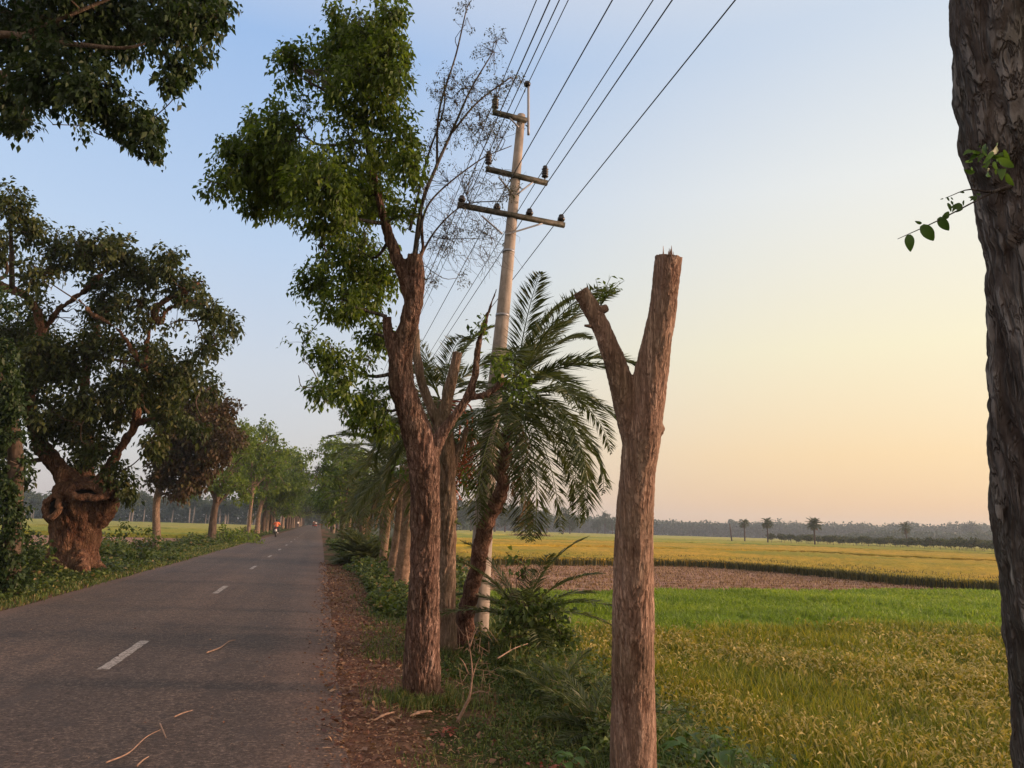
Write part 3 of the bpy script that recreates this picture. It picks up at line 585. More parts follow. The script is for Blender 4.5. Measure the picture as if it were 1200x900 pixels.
# twigs and leaves
m=M();lm=M()
tube(m,px_limb([(1172,222,1.2),(1150,232,1.1),(1100,258,.8),(1052,280,.4)],2.15)[0],[.003,.0026,.002,.001],5,.02)
tube(m,px_limb([(1185,218,3),(1160,225,1.6),(1135,222,1.),(1108,232,.6)],2.15)[0],[.008,.004,.002,.001],5,.02)
def bigleaf(m,a,c,s,W,r=.5,n=9,curl=.12):
    L=np.linalg.norm(c-a); h=(c-a)/L; up=nz(np.cross(h,s)); tt=np.linspace(0,1,n); w=W*L*np.sin(np.clip(tt*.93+.05,0,1)**.8*np.pi)**.8; ctr=a+h*(tt*L)[:,None]+up*(np.sin(tt*3.)*curl*L)[:,None]; rip=np.sin(tt*19)*.02*L
    V=np.stack([ctr-s*w[:,None]+up*(w*.3+rip)[:,None],ctr,ctr+s*w[:,None]+up*(w*.3-rip)[:,None]],1).reshape(-1,3); i=np.arange(n-1)[:,None]*3; j=np.arange(2)[None]; m.add(V,np.stack([i+j,i+j+1,i+j+4,i+j+3],-1).reshape(-1,4),r)
def lf(px,py,dx,dy,L,w=.36,r=.5,dz=0.,D=2.15):
    a=P(px,py,D); c=P(px+dx,py+dy,D+dz); d=c-a; vw=nz(a-CAM); bigleaf(lm,a,c,nz(np.cross(d,vw+rs.normal(size=3)*.3)),w*.72,r)
for q in((1065,275,2,20,20,.36,.2),(1080,264,14,18,20,.4,.25),(1100,255,12,15,20,.38,.1),(1104,256,8,-8,10,.5,.1),(1080,262,-8,-3,8,.3,.1),(1128,243,-14,0,10,.45,.1),(1128,243,-8,6,10,.3,.1)): lf(*q)
for k in range(16): u=rs.rand(); x=1150-u*45; lf(x,224+rs.uniform(-4,12)+u*8,rs.uniform(-9,5),rs.uniform(-6,11),8,.25,rs.rand()*.3)
for k in range(26):
    x=rs.uniform(1140,1180); y=rs.uniform(168,205); lf(x,y,rs.uniform(-22,10),rs.uniform(-6,18),20,.22,rs.rand()*.6,rs.uniform(-.05,.03),2.08)
lf(1164,178,-12,14,20,.2,1.,0,2.0); lf(1170,186,18,10,20,.3,.8,0,2.0)
o3=m.build('twig',MT['bark_grey'],t,True); o4=lm.build('leaves',MT['leaf_broad'],t); finish(t,[o1,o3,o4])
print('right',time.time()-T0)
# ---- hollow tree
DH=20.7; b=P(88,668,DH); b[2]=g1(b[0],b[1])-.1; t=thing('hollow_tree','ancient thick reddish trunk with hollow burl openings and wide gnarled crown, left of the road','tree',b)
T=Tree()
T.px([(82,690,44),(83,676,36),(85,655,29),(87,635,27),(89,618,27),(92,603,29),(95,588,32),(96,575,30),(96,560,22)],DH)
for rt in (((100,660,14),(116,668,9),(122,676,5)),((72,660,13),(56,670,9),(46,678,5)),((90,655,14,-.5),(96,668,10,-1.),(102,680,6,-1.3)),((76,655,12,-.4),(72,670,9,-.9),(66,682,5,-1.2))): T.px(rt,DH)
T.px([(76,612,10),(66,600,13,-.3),(62,592,12,-.5),(60,588,9,-.6)],DH)
T.px([(112,610,14),(124,592,15,-.2),(132,578,9,-.3),(134,568,5,-.3)],DH)
T.px([(97,588,15.84),(82,565,12.96),(62,543,10.08),(46,517,8.64),(34,480,7.92),(36,430,7.2),(46,390,6.48),(42,362,6.12),(24,345,5.76),(-10,333,5.04),(-50,330,4.32)],DH,.15)
T.px([(104,588,12.96),(122,556,7.92),(142,525,6.12),(157,500,5.4),(163,474,5.04),(167,440,4.32),(173,400,3.96),(183,364,3.6),(206,345,2.52),(236,330,1.44)],DH,.15)
T.px([(156,500,3.6),(172,492,3.6),(192,491,3.24),(222,493,2.52),(255,480,1.44)],DH,.1)
T.px([(42,400,4.32,.3),(70,362,3.6,.5),(100,340,2.88,.6),(130,312,2.16,.6),(142,292,1.44,.6)],DH,.15)
T.px([(167,430,3.24,-.4),(142,392,2.88,-.8),(112,372,2.16,-1),(90,352,1.44,-1)],DH,.15)
T.px([(98,585,10.08,.4),(102,520,7.2,.8),(96,460,5.76,1.),(110,400,4.32,1.),(126,350,2.88,1.2)],DH,.2)
T.px([(183,364,2.88),(186,380,2.88),(198,362,2.88),(220,355,2.16),(243,360,1.44)],DH,.1)
def dH(p): return -.035*fis(p,6,1.6,.25,31)+.09*fbm(p*2.2,3,38)+.04*fbm(p*7,3,39)
o1=trunk_mesh(T.limbs,'trunk',MT['bark_red'],t,.035,dH,.12,28)
# hollow openings: dark cavities with raised lips
def torus(m,c,nrm,ra,rb,seg=20,sg=8):
    nrm=nz(np.array(nrm,float)); a=nz(np.cross(nrm,[0.1,.2,1])); bb=np.cross(nrm,a); th=np.arange(seg)/seg*6.283; pts=c+ (a[None]*np.cos(th)[:,None]*ra[0]+bb[None]*np.sin(th)[:,None]*ra[1]); pts=np.vstack([pts,pts[:1],pts[1:2]])
    pts=pts+.03*rs.normal(size=(len(pts),1)); pts[-2:]=pts[:2]; tube(m,pts,np.full(len(pts),rb),sg,.08,cap=False)
m=M(); c1=P(105,577,DH-.78); c2=P(62,594,DH-.98)
torus(m,c1,(.1,-1,.9),(.46,.2),.1); o2a=m.build('burl_rim',MT['bark_red'],t,True); m=M(); torus(m,c2,(-.7,-1,.1),(.18,.3),.08); o2b=m.build('burl_rim',MT['bark_red'],t,True); m=M()
for k in range(26): x=rs.uniform(118,138); y=rs.uniform(566,585); q=P(x,y,DH-.5+rs.uniform(-.3,.3)); tube(m,[q,q+[rs.normal()*.05,0,rs.uniform(.1,.35)]],[.05,.015],6,.1)
o2=m.build('jagged_rim',MT['bark_red'],t,True); ohs=[]; rot=flat('hollow_dark',(.012,.008,.006),.95)  # near-black colour stands for the shade inside the hollows
for c,ra,nr in((c1,(.2,.44),(.1,-1,.9)),(c2,(.28,.17),(-.7,-1,.1))):
    nr=nz(np.array(nr)); a=nz(np.cross(nr,[0.1,.2,1])); bb=np.cross(nr,a); th=np.arange(20)/20*6.283
    for k in range(1): 
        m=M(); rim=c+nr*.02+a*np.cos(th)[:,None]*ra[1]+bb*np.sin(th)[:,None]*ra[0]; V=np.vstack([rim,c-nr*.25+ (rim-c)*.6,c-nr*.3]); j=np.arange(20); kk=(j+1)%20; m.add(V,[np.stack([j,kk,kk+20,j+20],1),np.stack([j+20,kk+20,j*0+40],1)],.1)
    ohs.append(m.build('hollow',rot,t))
HC=[(12,240,22),(35,268,20),(2,285,24),(50,328,28),(78,300,24),(108,290,26),(140,298,26),(170,320,20),(197,308,18),(215,338,22),(245,362,20),(268,380,14),(240,398,24),(200,380,26),(160,358,28),(120,350,32),(80,365,34),(30,390,38),(20,440,44),(70,430,44),(120,420,38),(165,420,32),(205,440,30),(236,455,26),(180,466,26),(130,478,28),(80,490,34),(30,495,34),(2,535,24),(135,555,16),(150,575,14),(115,520,20),(-60,360,50),(-80,430,60),(-60,300,35),(-50,500,50),(105,545,14,.8),(20,560,16),(205,485,22),(228,500,16)]
tm=M();cm=M(); foliate(tm,cm,T.sk,clusters_px(HC,DH,1.3,1.3,21)+clusters_px([(20,520,20,-1.),(88,540,14,.6),(105,522,16,-1.),(95,498,20,-1.3),(178,520,14,-1),(150,455,22,-1.2),(60,480,30,-1.3),(105,470,28,-1.2),(145,430,28,-1),(60,420,30,-1),(185,525,12,-.5),(10,470,30,-1.2)],DH,.3,1.,41),72,12,.15,.27,-.25,1.1,.5,.01,.45,21,.08)
o4=tm.build('twigs',MT['bark_dark'],t,True); o5=cm.build('crown',MT['leaf_hollow'],t); finish(t,[o1,o2,o2a,o2b,o4,o5]+ohs)
# ---- rusty mango behind it
DM=38.; b=P(184,640,DM); b[2]=g1(b[0],b[1])-.1; t=thing('mango_tree','tree with dense rusty brown hanging foliage, right of the hollow trunk','tree',b)
T=Tree(); T.px([(184,642,5),(183,600,4),(186,575,4),(195,550,3.5),(215,520,3),(225,490,2)],DM,.1); T.px([(190,562,2.5),(210,545,2),(235,530,2)],DM)
m=M(); [tube(m,p,r,12,.2,wob=.05) for p,r,w in T.limbs]; o1=m.build('trunk',MT['bark_pale'],t,True)
tm=M();cm=M(); foliate(tm,cm,T.sk,clusters_px([(195,540,22),(215,520,28),(240,500,28),(222,480,24),(250,530,22),(228,555,22),(212,572,14),(262,505,18),(205,500,22),(262,480,16),(275,515,12),(188,560,14),(236,470,20)],DM,1.2,1.5,22),34,12,.22,.3,-.45,.9,.6,.012,.3,22,.1)
o2=tm.build('twigs',MT['bark_dark'],t,True); o3=cm.build('crown',MT['leaf_rust'],t); finish(t,[o1,o2,o3])
# ---- vine covered trunk at the left edge
DV=14.; b=P(12,692,DV); b[2]=g1(b[0],b[1])-.1; t=thing('vine_covered_tree','dark trunk wrapped in creepers at the far left edge','tree',b)
T=Tree(); T.px([(10,700,13),(13,640,10),(17,580,9),(18,530,8),(10,480,7.5),(-10,430,7),(-40,360,6)],DV); m=M(); [tube(m,p,r,16,.1) for p,r,w in T.limbs]; o1=m.build('trunk',MT['bark_dark'],t,True)
tm=M();cm=M(); foliate(tm,cm,T.sk,clusters_px([(-20,420,40),(-30,360,40),(0,560,20),(8,470,20),(8,660,15),(15,620,13),(10,580,13),(20,545,14),(2,690,14),(22,680,10),(-20,640,20),(5,500,20),(-20,520,30),(24,600,8)],DV,.25,1,23)+clusters_px([(12,680-k*28,13,-.28) for k in range(9)],DV,.03,1,43),210,8,.09,.36,-.5,1.6,.7,.006,.2,23,.03)
o2=tm.build('twigs',MT['bark_dark'],t); o3=cm.build('creeper',MT['leaf_dark'],t); finish(t,[o1,o2,o3])
# ---- bough over the top left corner
DO=9.; b=np.array([-7.6,6.6,0]); b[2]=g1(b[0],b[1])-.1; t=thing('overhanging_tree','roadside tree whose dark leafy bough fills the top left corner','tree',b)
T=Tree(); q1=P(-260,60,DO); T.limb([b,b+[.1,.1,2.2],b+[.5,.4,4.6],q1*.5+(b+[.7,.6,6.4])*.5,b+[1.4,.6,9]],[.32,.27,.22,.17,.08],.1)
a0=b+[.5,.4,4.6]; T.limb([a0,(a0+P(-120,60,DO))/2,P(-120,60,DO),P(0,42,DO),P(90,52,DO),P(150,55,DO),P(200,35,DO)],[.15,.12,.09,.045,.03,.018,.01],.05)
T.limb([P(-60,55,DO),P(30,100,DO),P(100,120,DO),P(150,150,DO)],[.05,.03,.02,.01],.05); T.limb([P(20,45,DO),P(100,10,DO),P(170,-20,DO)],[.035,.022,.01],.05)
m=M(); [tube(m,p,r,14,.12,wob=.03) for p,r,w in T.limbs]; o1=m.build('trunk',MT['bark_pale'],t,True)
OC=[(20,30,55),(80,38,50),(140,28,46),(200,25,40),(243,22,24),(262,42,10),(236,58,14),(60,88,44),(112,108,38),(150,135,28),(172,162,20),(183,182,8),(178,140,14),(12,105,38),(212,82,20),(196,100,14),(20,142,18),(62,146,16),(110,155,12),(-60,60,60),(-90,-20,65),(60,-40,50),(150,-40,50),(-140,60,60),(230,-10,30),(250,0,20),(90,148,14),(140,165,12)]
tm=M();cm=M(); foliate(tm,cm,T.sk,clusters_px(OC,DO,.6,1.,24),300,10,.078,.3,-.3,2.,.8,.004,.3,24,.03)
o2=tm.build('twigs',MT['bark_dark'],t,True); o3=cm.build('crown',MT['leaf_dark'],t); finish(t,[o1,o2,o3])
print('left',time.time()-T0)

# ---------------------------------------------------------------- row trees along the road
def row_tree(seed,h,cr_w,label,group,bark,leafm,dens=5.5,L=.34,trunk_r=.26,fork=.3,lean=0.,nb=7,base_h=.32,loc=(0,0,0),name='roadside_tree',gap=-.12,nl=12):
    r2=np.random.RandomState(seed); t=thing(name,label,'tree',loc,group); T=Tree()
    hf=h*fork; top=np.array([lean*h,0,h*.8]); T.limb([(0,0,-.2),(r2.normal()*.1,0,hf*.5),(r2.normal()*.15+lean*hf,0,hf)],[trunk_r*1.25,trunk_r,trunk_r*.85])
    cl=[]
    for k in range(nb):
        az=k*2.4+r2.uniform(-.3,.3); u=(k+.5)/nb; rr=cr_w*(.35+.65*math.sin(math.pi*min(1,.25+u*.75)))*r2.uniform(.7,1.); zz=h*(base_h+.1+(.8-base_h)*u); e=np.array([math.cos(az)*rr*.75+lean*zz,math.sin(az)*rr*.75,zz])
        a=np.array([lean*hf,0,hf*r2.uniform(.8,1.)]); mid=(a+e)/2+np.array([0,0,.08*h]); T.limb([a,mid,e],[trunk_r*.5,trunk_r*.3,trunk_r*.12],.25)
        for j in range(4): cl.append((e+r2.normal(size=3)*cr_w*.3*np.array([1,1,.55]),np.array([1,1,.7])*cr_w*r2.uniform(.2,.36)))
    m=M(); [tube(m,p,r,10,.3,wob=w) for p,r,w in T.limbs]; m.build('trunk',bark,t,True)
    tm=M();cm=M(); foliate(tm,cm,T.sk,cl,dens,nl,L,.3,gap,.7,.4,.02,.25,seed,.08)
    m2=cm.build('crown',leafm,t); tm.build('twigs',bark,t,True); return t
gl='trees lining the left side of the road'; gr_='trees lining the right side of the road'
tA=row_tree(31,9.5,4.2,'spreading tree with dark forked trunk rising from bushes, right of the rusty brown tree',gl,MT['bark_dark'],MT['leaf_row'],7,.24,.27,.34,.03,9,.3,(0,0,0),gap=-.05); 
b=base_at(248,634); tA.location=b
tB=row_tree(32,10.5,3.4,'slim pale trunk leaning beside a second stem, next tree beyond the dark forked one',gl,MT['bark_pale'],MT['leaf_row'],5,.32,.17,.45,-.02,8,.4,tuple(base_at(291,629)))
gen='one of the far left verge trees whose green crowns merge'; genr='one of the far right verge trees whose green crowns merge'
pro=[row_tree(40+k,[12,10.5,13,11][k],[4.6,3.8,4.4,4.0][k],gen,gl,MT[['bark_pale','bark_dark','bark_pale','bark_dark'][k]],MT[['leaf_row','leaf_main','leaf_row','leaf_hollow'][k]],[3.8,4.5,3.5,4.2][k],.42,.24,.34,[.05,0,.02,-.04][k],8,.28,(-6.6-.2*k,[88,99,108,119][k],-.2)) for k in range(4)]
r2=np.random.RandomState(5); y=130.
while y<330:
    o=dup(pro[r2.randint(4)],(-6.7+r2.uniform(-.8,.8),y,-.2),r2.rand()*6.28,r2.uniform(.9,1.2)); y+=r2.uniform(8,13)
y=72.
gR=[]
while y<330:
    o=dup(pro[r2.randint(4)],(2.6+r2.uniform(-.7,1.),y,-.2),r2.rand()*6.28,r2.uniform(.75,1.),genr); o['group']=gr_; y+=r2.uniform(8,14)
o=dup(pro[1],base_at(399,643),2.,.62,'dark straight trunked tree standing alone on the right verge before the palms'); o['group']=gr_
# palm on the left row
b=base_at(307,622); b=P(307,617.5,110); b[2]=g1(b[0],b[1]); palm('date_palm','date palm with short trunk standing in the left row beyond the pale stems',None,[b,b+[0,0,1.4],b+[.1,0,2.8]],[.25,.22,.22],b+[.1,0,2.9],26,3.2,15,n=24,w=.035,ll=.5,seg=12,step=.15,dead=0)
# ---------------------------------------------------------------- far wood, slender trees, palms
def slender(seed,h):
    r2=np.random.RandomState(seed); t=thing('slender_tree','slim pale trunked tree in the hazy wood beyond the left field','tree',(0,0,0),'slender trees beyond the left field')
    m=M(); tube(m,[(0,0,-.3),(r2.normal()*.3,0,h*.4),(r2.normal()*.4,0,h*.85)],[.3,.24,.08],6,1.2)
    cm=M(); n=240; u=nz(r2.normal(size=(n,3)))*r2.rand(n,1)**.4*np.array([h*.17,h*.17,h*.27])+np.array([0,0,h*.72]); u=u[vn(u*.5+seed,5)>-.25]; leaves(cm,np.repeat(u,4,0)+r2.normal(size=(len(u)*4,3))*.3,rdir(len(u)*4,r2),.9,.38,droop=.1)
    m.build('trunk',MT['concrete'],t,True); cm.build('crown',MT['leaf_far'],t); return t
sl=[slender(60+k,[13,12,14][k]) for k in range(3)]; r2=np.random.RandomState(9)
for k in range(64):
    px=-40+k*6+r2.uniform(-7,7); D=r2.uniform(300,420); p=P(px,600,D); 
    if k<3: sl[k].location=(p[0],p[1],FZ); continue
    dup(sl[r2.randint(3)],(p[0],p[1],FZ),r2.rand()*6.28,r2.uniform(.62,1.15))
def mass(name,label,cat,pxs,D,hfun,mt,dd=40,n=9000,L=1.6,seed=0,zb=0):
    r2=np.random.RandomState(seed); u=r2.rand(n); px=pxs[0]+(pxs[1]-pxs[0])*u; dpt=D+r2.uniform(0,dd,n); q=np.array([ray(a,600) for a in px]); q=CAM+q*dpt[:,None]; h=hfun(px)*(1+.25*vn(np.stack([q[:,0]*.09,q[:,1]*.09,px*0],1),3)+.12*vn(np.stack([q[:,0]*.3,q[:,1]*.3,px*0],1),4))
    q[:,2]=FZ+zb+r2.rand(n)**.75*h; cm=M(); leaves(cm,q,rdir(n,r2),L*r2.uniform(.6,1.2,n),.4,droop=.1)
    o=cm.build(name,mt); return tag(o,label,cat,None,'stuff')
mass('forest','dark hazy wood closing the view behind the slender trees','wood',(-90,560),350,lambda p:11+p*0,MT['leaf_far'],60,30000,1.8,1)
mass('forest','distant blue grey tree line across the horizon on the right','wood',(540,1330),610,lambda p:np.interp(p,[540,760,800,900,1000,1100,1180,1330],[15,11,10,12,13,14,16,16]),MT['leaf_far'],60,60000,2.2,2)
mass('forest','darker belt of low trees under the distant tree line','wood',(960,1330),420,lambda p:np.interp(p,[960,1030,1330],[2,6,8]),MT['leaf_far'],40,14000,1.4,4)
# nearer clump of field trees
cp=[row_tree(70+k,[13,12,14][k],[4.2,5,4][k],'dark tree in the clump at the far edge of the golden field','trees at the far edge of the field',MT['bark_dark'],MT['leaf_far'],2.6,.7,.3,.35,0,7,.25,(0,0,0),name='field_tree',nl=8) for k in range(3)]
pos=[(552,300,1.),(566,310,1.05),(580,290,1.),(592,305,1.),(603,295,.95),(612,310,1.),(622,300,.92),(634,295,.82),(641,310,.8),(660,300,.88),(668,320,.75),(535,300,1.),(520,310,1.),(700,420,.75),(709,430,.95),(718,420,.8),(730,430,.7),(742,440,.7)]
for k,(px,D,s) in enumerate(pos):
    p=P(px,615,D)
    if k<3: cp[k].location=(p[0],p[1],FZ); cp[k].scale=(s,s,s)
    else: dup(cp[k%3],(p[0],p[1],FZ),k*1.3,s)
p=P(1137,615,520); dup(cp[1],(p[0],p[1],FZ),0,1.35,'single broad tree rising above the distant tree line near the right edge'); 
# young orchard row
def orchard(seed):
    r2=np.random.RandomState(seed); t=thing('young_tree','small round young tree in the planted row before the distant tree line','tree',(0,0,0),'young trees planted in rows')
    m=M(); tube(m,[(0,0,-.1),(.05,0,1.),(0,0,1.9)],[.07,.05,.03],6,.5); m.build('trunk',MT['bark_pale'],t); cm=M(); n=170; u=nz(r2.normal(size=(n,3)))*r2.rand(n,1)**.4*np.array([1.2,1.2,.75])+np.array([0,0,2.]); leaves(cm,np.repeat(u,3,0)+r2.normal(size=(n*3,3))*.12,rdir(n*3,r2),.32,.4); cm.build('crown',MT['leaf_hollow'],t); return t
oc=[orchard(80),orchard(81)]; k=0
for row in range(3):
    for j in range(30):
        u=j/29; px=905+u*300+row*7+r2.uniform(-3,3); D=np.interp(u,[0,1],[193,128])+row*9
        if px<900+row*16: continue
        p=P(px,640,D)
        if k<2: oc[k].location=(p[0],p[1],FZ)
        else: dup(oc[k%2],(p[0],p[1],FZ),r2.rand()*6,r2.uniform(.7,1.05))
        k+=1
for (px,py,D,h,lb,nf,L,dr) in ((873,612,205,5.4,'far palm with thin drooping head, second upright from the left on the horizon',18,1.6,1.5),(900,610,190,5.4,'far palm with flat rounded head between two others on the horizon',22,1.9,1.4),(955,611,164,4.9,'far palm with star shaped head, the fullest on the horizon',34,1.9,.7),(1064,616,190,5.2,'far palm with ragged leaning head, rightmost on the horizon',18,2.0,.9)):
    b=P(px,640,D); b[2]=FZ; c=np.array([b[0]+(-.5 if px==1064 else 0),b[1],FZ+h]); palm('field_palm',lb,'palms standing in the far fields',[b,(b+c)/2,c],[.22,.19,.17],c,nf,L,px,n=18,w=.045,ll=.6,seg=8,step=.3,dead=3,droop=dr,mt='bark_dark')
b=P(858,640,200); b[2]=FZ; t=thing('dead_palm_trunk','bare headless palm trunk, leftmost upright on the horizon','dead tree',b); m=M(); tube(m,[(0,0,-.1),(-.3,0,2.5),(-.6,0,5.1)],[.2,.16,.12],8,.3); m.build('trunk',MT['bark_dark'],t)
cm=M(); leaves(cm,rs.normal(size=(60,3))*[.5,.5,.15]+[0,0,.35],rdir(60),.3,.4); cm.build('base_weeds',MT['weed'],t)
for (px,D,lb) in ((613,170,'small straw heap lying in the golden field, left of two'),(632,175,'small straw heap lying in the golden field, right of two')):
    b=P(px,630,D); b[2]=FZ+.3; m=M(); blades(m,b+rs.normal(size=(900,3))*[1.3,.5,.15],.7,.06,rs.uniform(.4,1.,900)); tag(m.build('straw_heap',MT['straw']),lb,'straw heap')
print('far',time.time()-T0)
# ---------------------------------------------------------------- fields
def inpoly(x,y,poly):
    poly=np.asarray(poly); c=np.zeros(len(x),bool); j=len(poly)-1
    for i in range(len(poly)):
        xi,yi=poly[i]; xj,yj=poly[j]; c^=((yi>y)!=(yj>y))&(x<(xj-xi)*(y-yi)/(yj-yi+1e-12)+xi); j=i
    return c
def scat(poly,n,fall=None,seed=0):
    r2=np.random.RandomState(seed); poly=np.asarray(poly); lo=poly.min(0); hi=poly.max(0); out=[]; tot=0
    while tot<n:
        q=lo+(hi-lo)*r2.rand(60000,2); k=inpoly(q[:,0],q[:,1],poly)
        if fall is not None: k&=r2.rand(len(q))<fall(q[:,0],q[:,1])
        q=q[k]; out.append(q); tot+=len(q)
        if len(out)>400: break
    return np.concatenate(out)[:n]
def inview(x,y,mar=.12):
    d=np.stack([x,y,np.full(len(x),-1.5)],1)@R; u=d[:,0]/-d[:,2]; return (d[:,2]<0)&(np.abs(u)<600/F+mar)
dens=lambda x,y:np.clip((7./np.hypot(x,y))**1.6,0,1)*inview(x,y)
# front line of the golden crop
front=[G(px,py,FZ)[:2] for px,py in((650,663),(820,665),(947,675),(1042,684.5),(1181,695.6))]; front=[np.array([4.6,41.])]+[np.array([7.3,41.8])]+front+[front[-1]+(front[-1]-front[-2])*.8]; front=np.array(front)
gline=lambda x:14.9+.5*np.sin(x*.7)+.35*np.sin(x*2.3+1)
near=[(3.3,2.),(30,2.),(30,15),(3.3,15)]
q=scat(near,6200,lambda x,y:dens(x,y)*(y<gline(x))*ss(3.2,4.3,x+.25*np.sin(y*2.1)),1); n=len(q)
m=M(); em=M(); nb=13
c=np.repeat(q,nb,0)+rs.normal(size=(n*nb,2))*.05; hb=.34+.1*n2(c[:,0],c[:,1],.5,61); hb=hb*rs.uniform(.75,1.2,len(c)); ds=np.hypot(c[:,0],c[:,1])
rb=np.clip(rs.rand(len(c))*.75+np.repeat(rs.rand(n),nb)*.2+.12*n2(c[:,0],c[:,1],.4,62),0,1)
blades(m,np.c_[c,np.full(len(c),FZ)],hb*1.12,.010*(ds/7)**.75,rs.uniform(.15,.6,len(c)),rb)
ne=4; c=np.repeat(q,ne,0)+rs.normal(size=(n*ne,2))*.06; hz=FZ+.30+.1*n2(c[:,0],c[:,1],.5,61)+rs.rand(len(c))*.08; az=rs.rand(len(c))*6.28; D_=np.c_[np.cos(az)*.55,np.sin(az)*.55,rs.uniform(-.5,.5,len(c))]; ds=np.hypot(c[:,0],c[:,1])
keep=n2(c[:,0],c[:,1],.35,63)+rs.rand(len(c))*.9>(.2+.4*ss(10,15,c[:,1])); leaves(em,np.c_[c,hz][keep],D_[keep],(.085*(ds/8)**.4)[keep],.12*(ds[keep][:,None]/7)**.5,droop=.45)
tag(m.build('rice_crop',MT['rice_near']),'yellow green ripening rice standing in the near field','rice crop',None,'stuff')
tag(em.build('rice_ears',MT['rice_ear']),'tan drooping rice ears over the near field','rice ears',None,'stuff')
# green young field
fp=np.array(front); gpoly=[(4.2,14.2),(34,14.2),(34,22),(front[-2][0]-.4,front[-2][1]-1.),(24.8,27.2),(13.1,25.6),(7.,24.3),(4.0,23.8)]
q=scat(gpoly,11000,lambda x,y:np.clip((14./np.hypot(x,y))**1.2,0,1)*inview(x,y)*(y>gline(x)-.6*rs.rand(len(x)))*(n2(x,y,.5,66)>-.62),2); n=len(q); nb=8
c=np.repeat(q,nb,0)+rs.normal(size=(n*nb,2))*.09; ds=np.hypot(c[:,0],c[:,1]); hb=(.26+.14*n2(c[:,0],c[:,1],.45,64))*rs.uniform(.7,1.25,len(c)); m=M(); blades(m,np.c_[c,np.full(len(c),FZ)],np.maximum(hb,.08),.015*(ds/14),rs.uniform(.2,.75,len(c)),np.clip(rs.rand(len(c))*.7+.15+.25*n2(c[:,0],c[:,1],.4,65),0,1))
tag(m.build('grass_field',MT['rice_green']),'bright green young crop in a band beyond the near rice','young crop',None,'stuff')
def flatpoly(name,poly,z,mt,kind='structure',label=None,cat=None):
    m=M(); poly=np.asarray(poly,float); m.add(np.c_[poly,np.full(len(poly),z)],np.arange(len(poly))[None]); o=m.build(name,mt); return tag(o,label,cat,None,kind)
gsoil=mat('field_floor',lambda nt:pr(nt,ramp(nt,noise(nt,coords(nt),2.5,5,.7),[(.35,(.05,.07,.015)),(.65,(.10,.13,.03))]),.95,None,.1))
flatpoly('field',[(4.6,1),(60,1),(60,22),(34,24.5),(30.4,28),(24.8,27.4),(13.1,25.8),(7.,24.5),(4.6,24.1)],FZ+.004,gsoil)
sp_=[(4.4,24.05),(7.,24.45),(13.1,25.75),(24.8,27.35),tuple(front[-2]+[0,.3])]+[tuple(p+[0,.3]) for p in front[-3::-1]]; flatpoly('stubble_field',sp_,FZ+.006,MT['soil'])
q=scat(sp_,9000,lambda x,y:inview(x,y)*1.,3); n=len(q); rowm=np.sin((q[:,1]+q[:,0]*.12)*4)>-.2; q=q[rowm]; n=len(q); c=np.repeat(q,4,0)+rs.normal(size=(n*4,2))*.08; m=M(); blades(m,np.c_[c,np.full(len(c),FZ)],rs.uniform(.06,.16,len(c)),.035,rs.uniform(.2,1.2,len(c))); tag(m.build('stubble',MT['straw']),'cut straw stubble on the brown harvested strip','stubble',None,'stuff')
def slab(name,A,B,h,mt,label,seed,na=140,nbk=60,skirt=.5):
    """standing crop between a front polyline A and a back polyline B"""
    A=cr(np.c_[A,np.zeros(len(A))],na)[:,:2]; B=cr(np.c_[B,np.zeros(len(B))],na)[:,:2]; t=np.linspace(0,1,nbk)**1.8; g=A[:,None]*(1-t)[None,:,None]+B[:,None]*t[None,:,None]
    x=g[...,0].ravel();y=g[...,1].ravel(); sc_=np.clip(np.hypot(x,y)/60,.5,8); z=FZ+h+.06*n2(x,y,.5,seed)+.05*rs.normal(size=len(x)); V=np.c_[x,y,z]; i=np.arange(na-1)[:,None]*nbk; j=np.arange(nbk-1)[None]; Fq=np.stack([i+j,i+nbk+j,i+nbk+j+1,i+j+1],-1).reshape(-1,4)
    m=M(); m.add(V,Fq); fr=V.reshape(na,nbk,3)[:,0]; bk=V.reshape(na,nbk,3)[:,-1]
    for e,sg in((fr,1),(bk,-1)):
        lo=e.copy(); lo[:,2]=FZ-.05; k=np.arange(na-1); f=np.stack([k,k+1,k+1+na,k+na],1); m.add(np.vstack([e,lo]),f if sg<0 else f[:,::-1])
    for e in (V.reshape(na,nbk,3)[0],V.reshape(na,nbk,3)[-1]):
        lo=e.copy(); lo[:,2]=FZ-.05; k=np.arange(nbk-1); m.add(np.vstack([e,lo]),np.stack([k,k+1,k+1+nbk,k+nbk],1))
    return tag(m.build(name,mt,smooth=True),label,'rice crop',None,'stuff'),A,B
k1=2.0
back=[front[0]*1.55,front[1]*1.6]+[p*1.72 for p in front[2:4]]+[p*2.1 for p in front[4:6]]+[p*2.2 for p in front[6:]]
o,A,B=slab('golden_rice',front,back,.38,MT['slab_gold'],'golden rice standing behind the brown stubble strip, dark along its cut edge',71)
